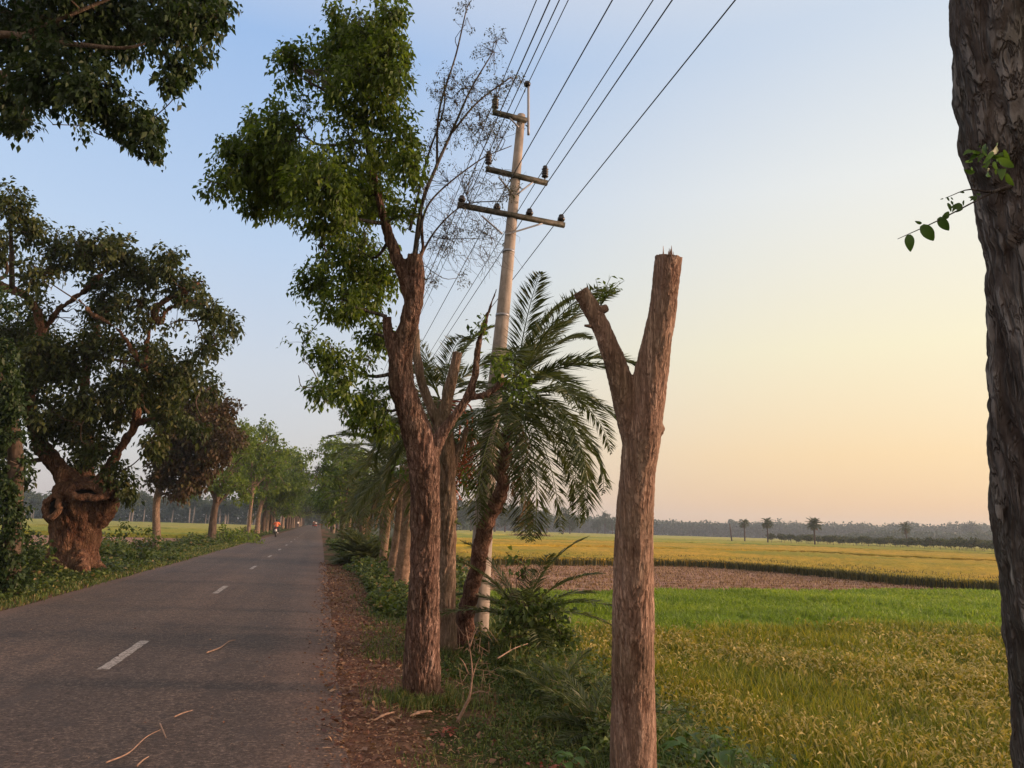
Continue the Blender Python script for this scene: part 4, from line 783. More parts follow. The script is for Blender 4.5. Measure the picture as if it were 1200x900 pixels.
# blades along cut edge and over the front of the golden crop
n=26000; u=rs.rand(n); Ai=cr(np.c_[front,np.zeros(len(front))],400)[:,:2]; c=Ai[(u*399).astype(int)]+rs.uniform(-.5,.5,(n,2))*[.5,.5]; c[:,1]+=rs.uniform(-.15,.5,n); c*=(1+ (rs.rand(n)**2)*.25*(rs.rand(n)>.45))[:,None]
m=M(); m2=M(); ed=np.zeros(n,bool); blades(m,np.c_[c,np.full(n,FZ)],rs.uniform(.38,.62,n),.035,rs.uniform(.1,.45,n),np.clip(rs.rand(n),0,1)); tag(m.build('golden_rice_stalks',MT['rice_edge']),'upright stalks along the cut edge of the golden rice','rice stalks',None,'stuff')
slab('golden_rice',[p*1.04+[0,1.5] for p in back],[p*1.55+[0,4] for p in back],.42,MT['slab_gold'],'second plot of golden rice beyond the dark ditch line',72,skirt=.4)
slab('green_rice',[p*1.62+[0,5] for p in back],[p*2.5+[0,9] for p in back],.42,MT['slab_green'],'yellow green rice in the middle distance',73)
slab('pale_rice',[p*2.6+[0,10] for p in back],[p*5.2+[0,20] for p in back],.42,MT['slab_pale'],'pale far rice reaching the distant tree line',74)
# left fields
slab('green_rice',[(-90,88),(-10.8,88)],[(-160,135),(-10.8,135)],.4,MT['slab_green'],'yellow green rice beyond the left roadside bushes',75)
slab('pale_rice',[(-170,140),(-11,140)],[(-300,300),(-11,300)],.4,MT['slab_pale'],'pale yellow rice before the hazy wood on the left',76)
flatpoly('stubble_field',[(-120,50),(-10.8,50),(-10.8,87),(-120,87)],FZ+.006,MT['soil'])
q=scat([(-45,14),(-10.,14),(-10.,50),(-70,50)],9000,None,5); m=M(); blades(m,np.c_[q,np.full(len(q),FZ)],.28,.06,rs.uniform(.2,.7,len(q))); tag(m.build('grass_field',MT['rice_green']),'green field grass beyond the hollow tree','grass',None,'stuff')
print('fields',time.time()-T0)
# ---------------------------------------------------------------- verge cover
def on(q,dz=0): return np.c_[q,gz(q[:,0],q[:,1])+dz]
vis=lambda x,y:np.clip((6.5/np.hypot(x,y))**1.1,0.02,1)
# leaf litter
q=scat([(-.1,3.4),(2.6,3.4),(2.9,8),(2.3,30),(.1,30)],22000,lambda x,y:vis(x,y)*(1-.93*ss(.75,1.25,x+.35*n2(x,y,1.5,80)-.55*ss(6.8,9,y)))*np.clip(.12+ss(0.05,.4,x),0,1),10); n=len(q); q3=on(q,.008); q3[:,2]=np.where(q[:,0]<.3,np.maximum(q3[:,2],roadz(q[:,0])+.004),q3[:,2])
ds=np.hypot(q[:,0],q[:,1]); m=M(); leaves(m,q3,np.c_[rs.normal(size=(n,2)),rs.uniform(-.05,.3,n)],rs.uniform(.01,.036,n)*(ds/6)**.5,.28,droop=.0); tag(m.build('leaf_litter',MT['litter']),'reddish brown fallen leaves and chips on the bare verge','leaf litter',None,'stuff')
q=scat([(0.1,3.4),(2.4,3.4),(2.9,8),(1.8,22),(.1,22)],1500,lambda x,y:vis(x,y)*(1-.8*ss(1.,2.,x)),47); n=len(q); q3=on(q,.016); q3[:,2]=np.where(q[:,0]<.3,np.maximum(q3[:,2],roadz(q[:,0])+.008),q3[:,2]); m=M(); leaves(m,q3,np.c_[rs.normal(size=(n,2)),rs.uniform(-.02,.45,n)],rs.uniform(.03,.085,n),.24,droop=.0)
q=scat([(.2,3.4),(2.4,3.4),(2.9,8),(1.8,22),(.3,22)],900,lambda x,y:vis(x,y),48); q3=on(q,.02)
for k in range(0,900): a=rs.rand()*6.28; d=np.array([math.cos(a),math.sin(a),rs.uniform(-.05,.12)])*rs.uniform(.03,.14); tube(m,[q3[k],q3[k]+d*.5+[0,0,.008],q3[k]+d],[.0022,.002,.001],3,.2,cap=False,r=rs.uniform(.5,1))
tag(m.build('leaf_litter',MT['litter']),'larger dry leaves and straws lying on the right verge','leaf litter',None,'stuff')
# scattered bits on the road edge
q=scat([(-4.6,3),(.1,3),(.2,26),(-4.6,26)],700,lambda x,y:.12+.88*ss(-1.2,.1,x),11); n=len(q); m=M(); leaves(m,np.c_[q,roadz(q[:,0])+.004],np.c_[rs.normal(size=(n,2)),rs.uniform(0,.2,n)],rs.uniform(.008,.03,n),.25,droop=0); tag(m.build('road_litter',MT['litter']),'tiny leaf scraps scattered over the asphalt','litter',None,'stuff')
# short grass on the right verge
q=scat([(.5,3.4),(3.6,3.4),(4.4,12),(4,60),(.35,60)],46000,lambda x,y:vis(x,y)*np.clip(ss(-.25,.5,n2(x,y,1.3,82)+(x-1.05+.35*ss(6.8,9,y)-.7*ss(14,20,y))*1.2),0.015,1),12); n=len(q); ds=np.hypot(q[:,0],q[:,1]); m=M()
hh=(.05+.09*ss(1.2,2.8,q[:,0]))*(1+.5*n2(q[:,0],q[:,1],2,83)); blades(m,on(q,-.01),hh*rs.uniform(.6,1.5,n)*(1+.03*ds),.006*(ds/5)**.8,rs.uniform(.3,1.1,n),np.clip(rs.rand(n)*.9+.1*n2(q[:,0],q[:,1],1,84),0,1)); tag(m.build('verge_grass',MT['grass']),'short mixed green and straw grass on the right verge','grass',None,'stuff')
# grass tufts round the feet of the near trunks
for (cx,cy,rr_,nn_,hh_) in ((1.02,7.1,.32,2600,.13),(1.81,4.2,.3,1500,.2),(1.69,9.9,.35,1200,.14),(2.1,10.4,.4,1200,.16)):
    a=rs.rand(nn_)*6.283; r_=rr_*(.4+rs.exponential(.75,nn_)); q=np.c_[cx+r_*np.cos(a),cy+r_*np.sin(a)]; q=q[(q[:,0]>.45)&(n2(q[:,0],q[:,1],3.5,99)+.25-.3*(r_/rr_-1)>0)]; nn_=len(q); m=M(); blades(m,on(q,-.01),hh_*rs.uniform(.4,1.3,nn_),.006,rs.uniform(.2,1.,nn_)); tag(m.build('verge_grass',MT['grass']),'grass tufts growing round the foot of a roadside trunk','grass',None,'stuff')
# tall grasses on the bank
q=scat([(2.1,3.0),(4.6,3.0),(4.9,20),(4.6,60),(2.6,60),(2.3,12)],22000,lambda x,y:vis(x,y)*ss(-.3,.3,n2(x,y,1.0,85)+.25),13); n=len(q); ds=np.hypot(q[:,0],q[:,1]); m=M(); blades(m,on(q,-.01),rs.uniform(.15,.42,n),.009*(ds/5)**.8,rs.uniform(.3,.95,n)); tag(m.build('bank_grass',MT['grass']),'tall bending grass on the bank between verge and rice','grass',None,'stuff')
def weeds(poly,n,fall,seed,hmax,L,name,label,mt='weed',nl=9,W=.36,hs=None):
    q=scat(poly,n,fall,seed); n=len(q); r2=np.random.RandomState(seed); h=hmax*r2.rand(n)**1.3*(1+.5*n2(q[:,0],q[:,1],1.2,seed)); 
    if hs is not None: h=h*hs(q[:,0],q[:,1])
    ds=np.hypot(q[:,0],q[:,1]); b=on(q); tip=b+np.c_[r2.normal(size=(n,2))*.12*h[:,None],h]; f=r2.rand(n*nl,1); pp=np.repeat(b,nl,0)*(1-f)+np.repeat(tip,nl,0)*f; D_=np.c_[r2.normal(size=(n*nl,2)),r2.uniform(-.35,.7,n*nl)]; m=M()
    pp[:,2]+=.01; leaves(m,pp,D_,np.repeat(L*np.clip((ds/6),.8,6)**.7,nl)*r2.uniform(.5,1.25,n*nl),W,droop=.25); k=r2.permutation(n)[:n//3]; s=np.c_[np.zeros((len(k),3))]
    blades(m,b[k],np.linalg.norm(tip-b,axis=1)[k]*1.05+.02,.005,r2.uniform(0,.2,len(k)),np.full(len(k),.4)); return tag(m.build(name,MT[mt]),label,'weeds',None,'stuff')
weeds([(1.9,3.2),(4.3,3.2),(4.6,14),(4.4,60),(1.4,60),(1.2,16),(2.1,9)],7500,lambda x,y:vis(x,y)*ss(-.45,.15,n2(x,y,1.1,86)+.25),14,.42,.05,'undergrowth','tangled low broadleaf weeds on the bank right of the trunks')
weeds([(1.2,5.4),(3.4,5),(3.4,10.5),(1.5,10.5)],900,lambda x,y:ss(-.2,.3,n2(x,y,1.6,87)),15,.16,.035,'undergrowth','small leafy weeds round the feet of the trunks')
weeds([(1.5,22),(.75,28),(2.4,17),(2.6,60),(.6,60)],1500,lambda x,y:np.clip((26/np.hypot(x,y))**.8,0,1),16,.42,.055,'undergrowth','leafy green verge plants beside the right edge of the road')
weeds([(1.0,12.5),(2.6,12.5),(2.6,17.5),(1.1,17.5)],450,lambda x,y:ss(-.3,.2,n2(x,y,1.,88)+.4*(x-1.6)),17,.3,.055,'undergrowth','dark broad leaved weeds at the foot of the palm trunks')
weeds([(2.2,24),(5.4,24),(5.6,90),(2.6,90)],3600,lambda x,y:np.clip((34/np.hypot(x,y))**.8,0,1),49,1.1,.075,'undergrowth','taller weeds and scrub on the right bank beyond the palms')
weeds([(.9,4.),(3.2,4.),(3.4,8.5),(1.3,8.5)],1500,lambda x,y:ss(-.1,.4,n2(x,y,1.9,97)),50,.09,.028,'undergrowth','creeping small leaved weeds in the verge grass near the camera')
# left verge
q=scat([(-4.5,9),(-7,9),(-7,60),(-4.5,60)],22000,lambda x,y:np.clip((13/np.hypot(x,y))**1.,0,1)*ss(4.5,5.0,-x+.15*n2(x,y,1.5,90)),18); n=len(q); ds=np.hypot(q[:,0],q[:,1]); m=M(); blades(m,on(q,-.01),rs.uniform(.05,.16,n),.008*(ds/6)**.8,rs.uniform(.3,1.,n)); tag(m.build('verge_grass',MT['grass']),'short grass strip along the left edge of the road','grass',None,'stuff')
weeds([(-5.5,10),(-10.5,8),(-11.5,60),(-10,160),(-5.0,160),(-5.2,60)],13000,lambda x,y:np.clip((18/np.hypot(x,y))**.9,0,1)*ss(5.5,6.6,-x+.5*n2(x,y,.7,91))*ss(-.6,.1,n2(x,y,.5,92)+.25),19,.8,.055,'undergrowth','dense bushy weeds along the left roadside bank',nl=11,hs=lambda x,y:(.15+1.2*ss(-.05,.5,n2(x,y,.33,93)))*(.25+.75*ss(5.8,7.2,-x)))
weeds([(-5.2,11),(-6.6,11),(-6.4,30),(-5.1,30)],2200,None,20,.2,.04,'undergrowth','fallen leaves and creeping plants in front of the hollow tree','weed')
# bushes
def bush(name,label,cl,b,mt,L=.07,dens=120,nl=9,gap=-.3,gf=2.5,W=.36,seed=0,cat='bush'):
    t=thing(name,label,cat,b); tm=M();cm=M(); foliate(tm,cm,[np.array([[b[0],b[1],b[2],.02],[b[0],b[1],b[2]+.2,.02]])],cl,dens,nl,L,W,gap,gf,.35,.004,.3,seed,.015)
    o1=cm.build('foliage',MT[mt],t); o2=tm.build('stems',MT['bark_dark'],t); finish(t,[o1,o2])
b=P(592,745,9.2); b[2]=g1(b[0],b[1]); bush('vine_bush','dark vine draped bush to the right of the pole foot',clusters_px([(612,712,26),(632,705,24),(606,678,18),(600,695,18),(610,655,12),(650,725,22),(618,738,28),(590,735,14),(660,745,20),(640,745,22)],9.2,.3,1,31),b,'weed',.075,130,seed=31)
b=base_at(262,640); bush('roadside_bush','leafy green bush round the foot of the dark forked tree',clusters_px([(262,622,10),(275,625,11),(290,630,10),(245,640,12),(225,640,10),(275,640,12),(300,634,9),(212,645,9)],50,1.5,1.2,32),b,'leaf_row',.2,9,seed=32,gf=1.)
b=P(165,655,26); b[2]=g1(b[0],b[1]); bush('brush_pile','tangle of dry stalks and dark weeds right of the hollow trunk',clusters_px([(160,640,18),(180,640,16),(145,650,16),(175,622,12),(200,650,12),(150,620,10)],26,.8,1.,33),b,'weed',.14,22,seed=33,gf=1.5)
b=P(40,672,19); b[2]=g1(b[0],b[1]); bush('roadside_bush','dark shrub in the gap left of the hollow trunk',clusters_px([(40,650,18),(30,635,14),(48,668,14),(25,665,16)],19,.4,1.,34),b,'leaf_dark',.13,40,seed=34,gf=1.5)
b=np.array([1.3,38,g1(1.3,38)]); bush('roadside_bush','low green bush on the right verge near the dark straight trunk',[(b+[.1,0,.4],np.array([.6,1.5,.5])),(b+[.4,4,.5],np.array([.6,1.5,.6])),(b+[.2,-4,.3],np.array([.5,1.5,.4]))],b,'weed',.14,24,seed=35)
# broad leaved plants
def broad(label,base,specs,seed):
    r2=np.random.RandomState(seed); t=thing('broadleaf_plant',label,'plant',base); m=M(); sm=M()
    for (dx,dy,dz,L,W) in specs:
        e=np.array([dx,dy,dz]); tube(sm,[(0,0,0),e*.5+[0,0,.03],e],[.004,.003,.002],4,.03); D_=np.array([dx,dy,.02])+r2.normal(size=3)*.05
        n=9; tt=np.linspace(0,1,n); h=nz(D_*[1,1,0]); s=np.array([-h[1],h[0],0]); c=e+h*(tt*L)[:,None]+np.array([0,0,1.])*(np.sin(tt*2)*.22*L-tt**2*.38*L)[:,None]; w=W*L*np.sin(np.clip(tt*.95+.05,0,1)*np.pi)**.75; rip=np.sin(tt*22)*.01*L
        V=np.stack([c-s*w[:,None]+np.array([0,0,1])*(w*.35+rip)[:,None],c,c+s*w[:,None]+np.array([0,0,1])*(w*.35-rip)[:,None]],1).reshape(-1,3); i=np.arange(n-1)[:,None]*3; j=np.arange(2)[None]; m.add(V,np.stack([i+j,i+j+1,i+j+4,i+j+3],-1).reshape(-1,4),r2.rand())
    m.build('leaves',MT['leaf_broad'],t,True); sm.build('stems',MT['weed'],t)
r2=np.random.RandomState(77)
sp=lambda n,rr,h,L,W:[(math.cos(a)*rr*r2.uniform(.4,1),math.sin(a)*rr*r2.uniform(.4,1),h*r2.uniform(.5,1),L*r2.uniform(.7,1.1),W) for a in np.arange(n)*2.4]
b=P(668,880,4.75); b[2]=g1(b[0],b[1]); broad('bright green seedling with oval leaves left of the Y shaped trunk base',b,sp(9,.06,.22,.12,.28),1)
b=P(828,905,4.9); b[2]=g1(b[0],b[1]); broad('clump of long broad green leaves in the lower right of the Y shaped trunk',b,sp(20,.18,.22,.26,.2),2)
b=P(790,925,4.7); b[2]=g1(b[0],b[1]); broad('low clump of broad leaves hard against the Y shaped trunk',b,sp(14,.14,.16,.18,.24),3)
b=P(875,925,5.0); b[2]=g1(b[0],b[1]); broad('pale edged broad leaf clump farthest right at the rice edge',b,sp(12,.15,.14,.2,.22),4)
# fallen bits
def stick(name,label,pts,r,mt='straw',cat='stick',group=None,z=.012):
    q=np.array([base_at(*p) if p[0]>392 else G(p[0],p[1],.02) for p in pts]); q[:,2]+=z+np.array([p[2] if len(p)>2 else 0 for p in pts]); m=M(); tube(m,q,np.linspace(r,r*.5,len(q)),8,.03,wob=.01); return tag(m.build(name,MT[mt],None,True),label,cat,group)
MT['dry_stick']=flat('dry_stick',(.30,.19,.13),.8,0,30); MT['bark_chip']=flat('bark_chip',(.42,.25,.16),.8,0,25)
stick('twig','curved pale twig on the asphalt near the centre dash',[(242,766),(258,760),(268,753),(276,751)],.008,'dry_stick','twig')
stick('twig','long thin dry stalk on the asphalt at the bottom',[(124,896),(150,885),(170,867),(187,858)],.005,'dry_stick','twig')
stick('twig','short dry stick leaning off the end of the long stalk',[(187,850),(191,860),(194,867)],.006,'dry_stick','twig')
stick('twig','short pale twig on the asphalt above the long stalk',[(204,842),(214,838),(225,835)],.006,'dry_stick','twig')
stick('twig','tiny dry twig at the bottom edge of the asphalt',[(160,900),(167,894),(174,890)],.006,'dry_stick','twig')
def chip(label,pa,pb,w):
    a=base_at(*pa);c=base_at(*pb); a[2]+=.03;c[2]+=.04; d=c-a; s=nz(np.cross(d,[0,0,1.])); n=10; t=np.linspace(0,1,n); w_=w*np.sin(np.clip(t*.9+.06,0,1)*3.14)**.4*(1+.25*np.sin(t*23)); e=a+d*t[:,None]+np.c_[t*0,t*0,.012*np.sin(t*3.1)-.02]; up=np.array([0,0,1.])
    V=np.stack([e-s*w_[:,None],e+up*w_[:,None]*.7,e+s*w_[:,None],e-up*.004],1).reshape(-1,3); i=np.arange(n-1)[:,None]*4; j=np.arange(4)[None]; k=(j+1)%4; m=M(); m.add(V,np.stack([i+j,i+k,i+4+k,i+4+j],-1).reshape(-1,4)); tag(m.build('bark_piece',MT['bark_chip'],None,True),label,'bark piece')
chip('curled orange bark strip on the grass, left of two',(438,846),(462,838),.016); chip('pale flat bark chip on the grass, right of two',(480,841),(506,837),.022)
t=thing('fallen_branch','dead forked branch standing out of the weeds beside the tall tree foot','branch',base_at(536,848)); b=np.array(t.location); m=M()
c=[P(536,846,6.0),P(545,828,6.0),P(551,812,6.0),P(553,780,6.05),P(546,735,6.1)]; tube(m,np.array(c)-b,[.014,.012,.009,.005,.002],8,.03)
for a_,e_ in(((551,814),(572,812)),((552,800),(562,770)),((550,760),(560,735)),((549,790),(538,770)),((548,825),(556,818))): tube(m,np.array([P(*a_,6.02),(P(*a_,6.02)+P(*e_,6.))/2+[0,0,.02],P(*e_,6.)])-b,[.006,.004,.0015],6,.03)
for k in range(60): a_=P(rs.uniform(538,575),rs.uniform(735,812),6.05+rs.uniform(-.1,.2)); e_=a_+rs.normal(size=3)*[.07,.07,.06]; tube(m,np.array([a_,e_])-b,[.0018,.001],3,.1,cap=False)
m.build('wood',MT['dry_stick'],t,True)
b=base_at(523,862); m=M(); n=26; leaves(m,rs.normal(size=(n,3))*[.05,.04,.012]+b+[0,0,.035],np.c_[rs.normal(size=(n,2)),rs.rand(n)*.6],rs.uniform(.03,.06,n),.3); 
MT['red_leaf']=leafmat('red_leaf',[(0,(.14,.02,.012)),(1,(.42,.13,.09))],.2); tag(m.build('withered_sprig',MT['red_leaf']),'small heap of withered red leaves below the fallen branch','leaves')
b=P(655,893,4.9); b[2]=g1(b[0],b[1]); m=M(); leaves(m,rs.normal(size=(n,3))*[.08,.04,.012]+b+[0,0,.05],np.c_[rs.normal(size=(n,2)),rs.rand(n)*.6],rs.uniform(.03,.05,n),.3); tag(m.build('withered_sprig',MT['red_leaf']),'withered red leaves left of the Y shaped trunk foot','leaves')
stick('stick','straight pale stick lying over the weeds right of the trunks',[(582,803,.25),(600,797,.3),(618,792,.32)],.008,'dry_stick')
print('verge',time.time()-T0)

# ---------------------------------------------------------------- people and vehicles
def skin(name,J,E,Rd,mt,parent,sub=1):
    me=bpy.data.meshes.new(name); keys=list(J); me.from_pydata([J[k] for k in keys],[(keys.index(a),keys.index(b)) for a,b in E],[]); o=bpy.data.objects.new(name,me); C.objects.link(o)
    o.modifiers.new('s','SKIN'); me.skin_vertices[0].data
    for i,k in enumerate(keys): r=Rd[k]; me.skin_vertices[0].data[i].radius=(r,r) if not isinstance(r,tuple) else r; me.skin_vertices[0].data[i].use_root=(k=='pelvis' or (i==0 and 'pelvis' not in keys))
    s=o.modifiers.new('u','SUBSURF'); s.levels=sub; s.render_levels=sub
    e=bpy.data.meshes.new_from_object(o.evaluated_get(bpy.context.evaluated_depsgraph_get())); bpy.data.objects.remove(o); return link(name,e,mt,parent,True)
SK=flat('skin',(.16,.085,.055),.6); HR=flat('hair',(.012,.01,.009),.7); DK=flat('dark_trousers',(.03,.03,.04),.8)
def person(label,loc,rz,shirt,pose,legs=DK,hat=None):
    t=thing('person',label,'person',loc,None,rz)
    if pose=='stand': h=.0; J=dict(pelvis=(0,0,.92),ch=(0,0,1.25),nk=(0,0,1.45),hd=(0,.02,1.6),sl=(-.18,0,1.4),el=(-.24,0,1.14),wl=(-.24,.06,.9),hl=(-.24,.08,.82),sr=(.18,0,1.4),er=(.24,0,1.14),wr=(.24,.06,.9),hr=(.24,.08,.82),pl=(-.1,0,.88),kl=(-.11,.02,.5),al=(-.11,-.02,.08),tl=(-.11,.16,.04),pr=(.1,0,.88),kr=(.12,.05,.5),ar=(.13,.02,.08),tr=(.13,.2,.04))
    elif pose=='ride': J=dict(pelvis=(0,-.1,.86),ch=(0,-.02,1.15),nk=(0,.06,1.36),hd=(0,.1,1.5),sl=(-.19,.04,1.32),el=(-.3,.2,1.12),wl=(-.33,.42,1.04),hl=(-.33,.5,1.03),sr=(.19,.04,1.32),er=(.3,.2,1.12),wr=(.33,.42,1.04),hr=(.33,.5,1.03),pl=(-.12,-.05,.82),kl=(-.24,.32,.72),al=(-.22,.1,.36),tl=(-.22,.28,.32),pr=(.12,-.05,.82),kr=(.24,.32,.72),ar=(.22,.1,.36),tr=(.22,.28,.32))
    else: J=dict(pelvis=(0,0,.1),ch=(0,-.02,.42),nk=(0,0,.62),hd=(0,.03,.77),sl=(-.18,0,.57),el=(-.22,.1,.33),wl=(-.14,.3,.26),hl=(-.12,.37,.24),sr=(.18,0,.57),er=(.22,.1,.33),wr=(.14,.3,.26),hr=(.12,.37,.24),pl=(-.1,.02,.1),kl=(-.14,.42,.12),al=(-.14,.45,-.3),tl=(-.14,.6,-.34),pr=(.1,.02,.1),kr=(.14,.42,.12),ar=(.14,.45,-.3),tr=(.14,.6,-.34))
    E=[('pelvis','ch'),('ch','nk'),('nk','hd'),('nk','sl'),('sl','el'),('el','wl'),('wl','hl'),('nk','sr'),('sr','er'),('er','wr'),('wr','hr'),('pelvis','pl'),('pl','kl'),('kl','al'),('al','tl'),('pelvis','pr'),('pr','kr'),('kr','ar'),('ar','tr')]
    Rd=dict(pelvis=.13,ch=.13,nk=.055,hd=.095,sl=.06,el=.042,wl=.03,hl=.04,pl=.09,kl=.06,al=.04,tl=.035); Rd.update(sr=.06,er=.042,wr=.03,hr=.04,pr=.09,kr=.06,ar=.04,tr=.035)
    skin('body',J,E,Rd,SK,t,2)
    K=['pelvis','ch','sl','sr','el','er']; nk2=tuple(np.array(J['nk'])*.85+np.array(J['ch'])*.15); J2={k:J[k] for k in K}; J2['n']=nk2; skin('shirt',J2,[('pelvis','ch'),('ch','n'),('n','sl'),('n','sr'),('sl','el'),('sr','er')],dict(pelvis=.165,ch=.17,n=.08,sl=.085,sr=.085,el=.06,er=.06),shirt,t,2)
    K=['pelvis','pl','pr','kl','kr','al','ar']; skin('trousers',{k:J[k] for k in K},[('pelvis','pl'),('pl','kl'),('kl','al'),('pelvis','pr'),('pr','kr'),('kr','ar')],dict(pelvis=.145,pl=.105,pr=.105,kl=.075,kr=.075,al=.06,ar=.06),legs,t,2)
    m=M(); hd=np.array(J['hd']); lathe(m,hd+[0,-.015,.03],[(.11,-.04),(.118,.02),(.1,.075),(.05,.105),(.001,.11)],14); m.build('hair' if hat is None else 'cap',hat or HR,t,True)
    m=M(); lathe(m,hd+[0,.09,0],[(.001,-.02),(.016,-.01),(.01,.02),(.001,.03)],6); [lathe(m,hd+[s*.1,.0,0],[(.001,-.03),(.018,0),(.001,.03)],6) for s in(-1,1)]; m.build('face_features',SK,t,True)
    return t
OR=flat('orange_cloth',(.75,.20,.09),.8); WH=flat('white_cloth',(.75,.72,.68),.8); BL=flat('black_paint',(.015,.015,.017),.35); RB=flat('rubber',(.02,.02,.02),.9); CH=flat('chrome',(.5,.5,.5),.3,.9); PL=flat('plate_white',(.75,.75,.72),.6); RD=flat('red_paint',(.22,.03,.02),.5); RLi=flat('red_lens',(.4,.02,.02),.3); BR=flat('brown_cloth',(.2,.09,.05),.8)
def wheel(t,c,r,w,name='wheel'):
    m=M(); ax=np.array([[0,0,1],[0,1,0],[-1,0,0.]]); lathe(m,c,[(r*.82,-w/2),(r*.97,-w/2),(r,0),(r*.97,w/2),(r*.82,w/2),(r*.82,-w/2)],24,ax=ax); o=m.build(name,RB,t,True)
    m=M(); lathe(m,c,[(r*.76,-w*.3),(r*.83,-w*.3),(r*.83,w*.3),(r*.76,w*.3),(r*.76,-w*.3)],24,ax=ax); lathe(m,c,[(.001,-w*.6),(r*.14,-w*.6),(r*.14,w*.6),(.001,w*.6)],10,ax=ax)
    for k in range(10): a=k*.628; tube(m,[np.array(c),np.array(c)+[0,math.cos(a)*r*.78,math.sin(a)*r*.78]],[.008,.008],4,1)
    m.build('rim',CH,o)
ml=np.array([-3.98,75.5,roadz(-3.98)]); t=thing('motorcycle','black motorcycle with white rear plate riding away on the left side of the road','motorcycle',ml)
wheel(t,(0,-.62,.3),.3,.11); wheel(t,(0,.66,.3),.3,.09)
m=M(); tube(m,[(0,-.5,.72),(0,-.1,.74),(0,.1,.78)],[.09,.12,.1],10,.1); m.build('seat',BL,t,True)
m=M(); tube(m,[(0,.08,.82),(0,.3,.88),(0,.5,.8)],[.1,.16,.08],12,.08); m.build('fuel_tank',RD,t,True)
m=M(); tube(m,[(0,-.55,.68),(0,0,.62),(0,.45,.75)],[.05,.06,.05],8,.1); tube(m,[(0,.62,.3),(0,.5,.85)],[.05,.05],8,.1); box(m,(0,.1,.42),(.28,.4,.34)); tube(m,[(0,-.75,.6),(0,-.5,.68)],[.07,.06],8,.1); m.build('frame',BL,t,True)
m=M(); tube(m,[(-.36,.42,1.02),(-.12,.5,1.0),(.12,.5,1.0),(.36,.42,1.02)],[.018]*4,8,.05); m.build('handlebar',CH,t,True)
for s in(-1,1):
    m=M(); tube(m,[(s*.25,.46,1.02),(s*.34,.46,1.2)],[.008,.008],5); box(m,(s*.36,.45,1.22),(.13,.02,.08)); m.build('mirror',BL,t)
m=M(); tube(m,[(.16,.1,.3),(.18,-.3,.3),(.2,-.85,.38)],[.035,.04,.05],8,.1); m.build('exhaust',CH,t,True)
m=M(); box(m,(0,-.86,.62),(.2,.02,.2)); m.build('number_plate',PL,t); m=M(); box(m,(0,-.86,.77),(.16,.04,.07)); m.build('tail_light',RLi,t)
person('motorcycle rider in an orange shirt seen from behind',ml,0,OR,'ride')
vl=np.array([-1.3,205,0.02]); t=thing('cargo_rickshaw','dark red flatbed rickshaw carrying people, far down the road','rickshaw',vl)
wheel(t,(-.55,-.3,.36),.36,.06); wheel(t,(.55,-.3,.36),.36,.06); wheel(t,(0,1.35,.36),.36,.06)
m=M(); box(m,(0,-.25,.74),(1.25,1.6,.08)); box(m,(0,-1.03,.62),(1.25,.05,.28)); m.build('deck',RD,t)
m=M(); tube(m,[(0,.4,.6),(0,1.3,.9)],[.03,.03],6); tube(m,[(0,1.35,.36),(0,1.2,1.05)],[.025,.025],6); tube(m,[(-.25,1.1,1.08),(.25,1.1,1.08)],[.02,.02],6); tube(m,[(0,.7,.65),(0,.7,.95)],[.03,.03],6); tube(m,[(-.55,-.3,.36),(.55,-.3,.36)],[.03,.03],6); m.build('frame',BL,t,True); m=M(); box(m,(0,.7,.97),(.2,.28,.06)); m.build('saddle',BL,t)
person('passenger with white head cloth sitting on the left of the flatbed rickshaw',vl+[-.3,-.5,.78],3.14,BR,'sit',hat=WH)
person('passenger in a pale shirt sitting on the right of the flatbed rickshaw',vl+[.32,-.5,.78],3.14,WH,'sit')
person('rickshaw driver in brown seated at the front of the flatbed',vl+[0,.68,.98],0,BR,'sit')
vl=np.array([.1,214,0.02]); 
t=thing('handcart','brown two wheeled cart beside the flatbed rickshaw','cart',vl); wheel(t,(-.5,0,.4),.4,.06); wheel(t,(.5,0,.4),.4,.06)
m=M(); box(m,(0,0,.72),(1.1,1.7,.06)); [box(m,(s*.54,0,.9),(.03,1.7,.3)) for s in(-1,1)]; box(m,(0,-.84,.9),(1.05,.03,.3)); m.build('bed',flat('cart_wood',(.25,.12,.07),.8),t); m=M(); [tube(m,[(s*.45,.8,.7),(s*.35,1.8,.8)],[.025,.02],6) for s in(-1,1)]; tube(m,[(-.5,0,.4),(.5,0,.4)],[.025,.025],6); m.build('shafts',BL,t)
person('person in white standing on the left verge far down the road',(-5.4,200,g1(-5.4,200)),.4,WH,'stand')
print('people',time.time()-T0)
# ---------------------------------------------------------------- air, sun, sky
SUN_AZ=rad(102); SUN_EL=rad(7)
hz=M(); box(hz,(200,340,14),(1900,1300,30.5)); ho=hz.build('haze',None); tag(ho,'thin evening haze in the air','haze',None,'stuff')
hm=bpy.data.materials.new('haze'); hm.use_nodes=True; nt=hm.node_tree; nt.nodes.clear(); out=nt.nodes.new('ShaderNodeOutputMaterial'); pv=nt.nodes.new('ShaderNodeVolumePrincipled'); pv.inputs['Color'].default_value=(.74,.86,.98,1); pv.inputs['Density'].default_value=HAZE; pv.inputs['Anisotropy'].default_value=.2
nt.links.new(pv.outputs[0],out.inputs['Volume']); ho.data.materials.append(hm)
w=bpy.data.worlds.new('World'); sc.world=w; w.use_nodes=True; nt=w.node_tree; bg=nt.nodes['Background']; sky=nt.nodes.new('ShaderNodeTexSky'); sky.sky_type='NISHITA'; sky.sun_disc=False; sky.sun_elevation=SUN_EL; sky.sun_rotation=SUN_AZ; sky.altitude=0; sky.air_density=AIR; sky.dust_density=DUST; sky.ozone_density=OZ

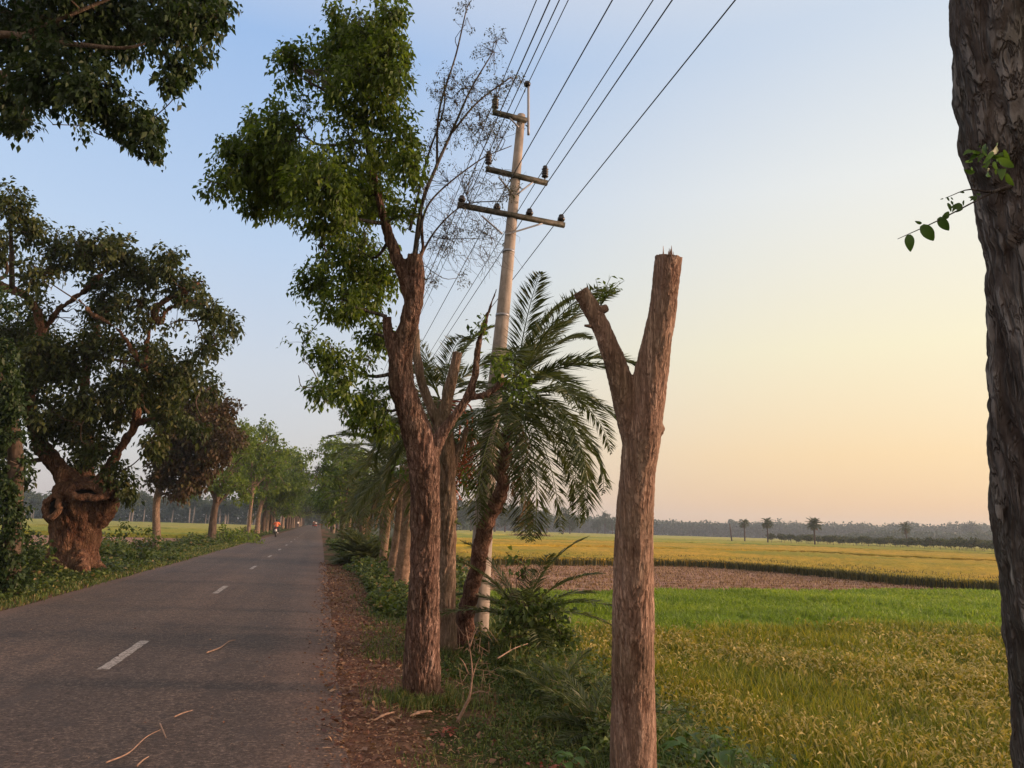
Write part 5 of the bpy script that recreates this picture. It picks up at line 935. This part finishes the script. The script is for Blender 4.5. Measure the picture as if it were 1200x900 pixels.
def S(*c): return tuple(((x/255+.055)/1.055)**2.4 for x in c)
tc=N(nt,'TexCoord'); sx=N(nt,'SeparateXYZ'); nt.links.new(tc.outputs['Generated'],sx.inputs[0])
lo=ramp(nt,sx.outputs[2],[(0,S(214,203,202)),(.06,S(210,205,208)),(.19,S(210,213,222)),(.34,S(192,211,237)),(.56,S(163,194,237)),(.72,S(235,232,234)),(1,S(248,234,222))])
hi=ramp(nt,sx.outputs[2],[(0,S(232,196,168)),(.04,S(244,202,162)),(.10,S(254,214,160)),(.23,S(255,238,192)),(.42,S(246,243,232)),(.58,S(219,227,235)),(.75,S(252,244,234)),(1,S(248,234,222))])
dp=N(nt,'VectorMath',operation='DOT_PRODUCT'); nt.links.new(tc.outputs['Generated'],dp.inputs[0]); dp.inputs[1].default_value=(math.sin(rad(76)),math.cos(rad(76)),0)
mr=N(nt,'MapRange',interpolation_type='SMOOTHSTEP'); nt.links.new(dp.outputs['Value'],mr.inputs[0]); mr.inputs[1].default_value=.12; mr.inputs[2].default_value=.86
air=mixc(nt,mr.outputs[0],lo,hi)
m2_=N(nt,'MapRange',interpolation_type='SMOOTHSTEP'); nt.links.new(dp.outputs['Value'],m2_.inputs[0]); m2_.inputs[1].default_value=.92; m2_.inputs[2].default_value=1.; m2_.inputs[3].default_value=1; m2_.inputs[4].default_value=2.2
bk=N(nt,'MapRange',interpolation_type='SMOOTHSTEP'); sy=N(nt,'SeparateXYZ'); nt.links.new(tc.outputs['Generated'],sy.inputs[0]); nt.links.new(sy.outputs[1],bk.inputs[0]); bk.inputs[1].default_value=.35; bk.inputs[2].default_value=-.3; air=mixc(nt,bk.outputs[0],air,S(255,230,212))
vs=N(nt,'VectorMath',operation='SCALE'); nt.links.new(air,vs.inputs[0]); nt.links.new(m2_.outputs[0],vs.inputs[3])
ns=N(nt,'VectorMath',operation='SCALE'); nt.links.new(sky.outputs[0],ns.inputs[0]); ns.inputs[3].default_value=NISH
nt.links.new(mixc(nt,.82,ns.outputs[0],vs.outputs[0]),bg.inputs[0]); bg.inputs[1].default_value=SKYS
sd=bpy.data.lights.new('sun','SUN'); so=bpy.data.objects.new('sun',sd); C.objects.link(so); sd.energy=SUNS; sd.angle=rad(9); sd.color=(1,.63,.44)
dv=Vector((math.sin(SUN_AZ)*math.cos(SUN_EL),math.cos(SUN_AZ)*math.cos(SUN_EL),math.sin(SUN_EL))); so.rotation_euler=dv.to_track_quat('Z','Y').to_euler()
sc.view_settings.view_transform='Standard'; sc.view_settings.look='None'; sc.view_settings.exposure=EXPO; sc.view_settings.gamma=1
sc.render.engine='CYCLES'; cy=sc.cycles; cy.use_denoising=True; cy.max_bounces=5; cy.diffuse_bounces=3; cy.glossy_bounces=2; cy.transmission_bounces=3; cy.transparent_max_bounces=6; cy.volume_bounces=0; cy.use_adaptive_sampling=True; cy.adaptive_threshold=.015
cy.caustics_reflective=False; cy.caustics_refractive=False
print('done',time.time()-T0, len(bpy.data.objects))
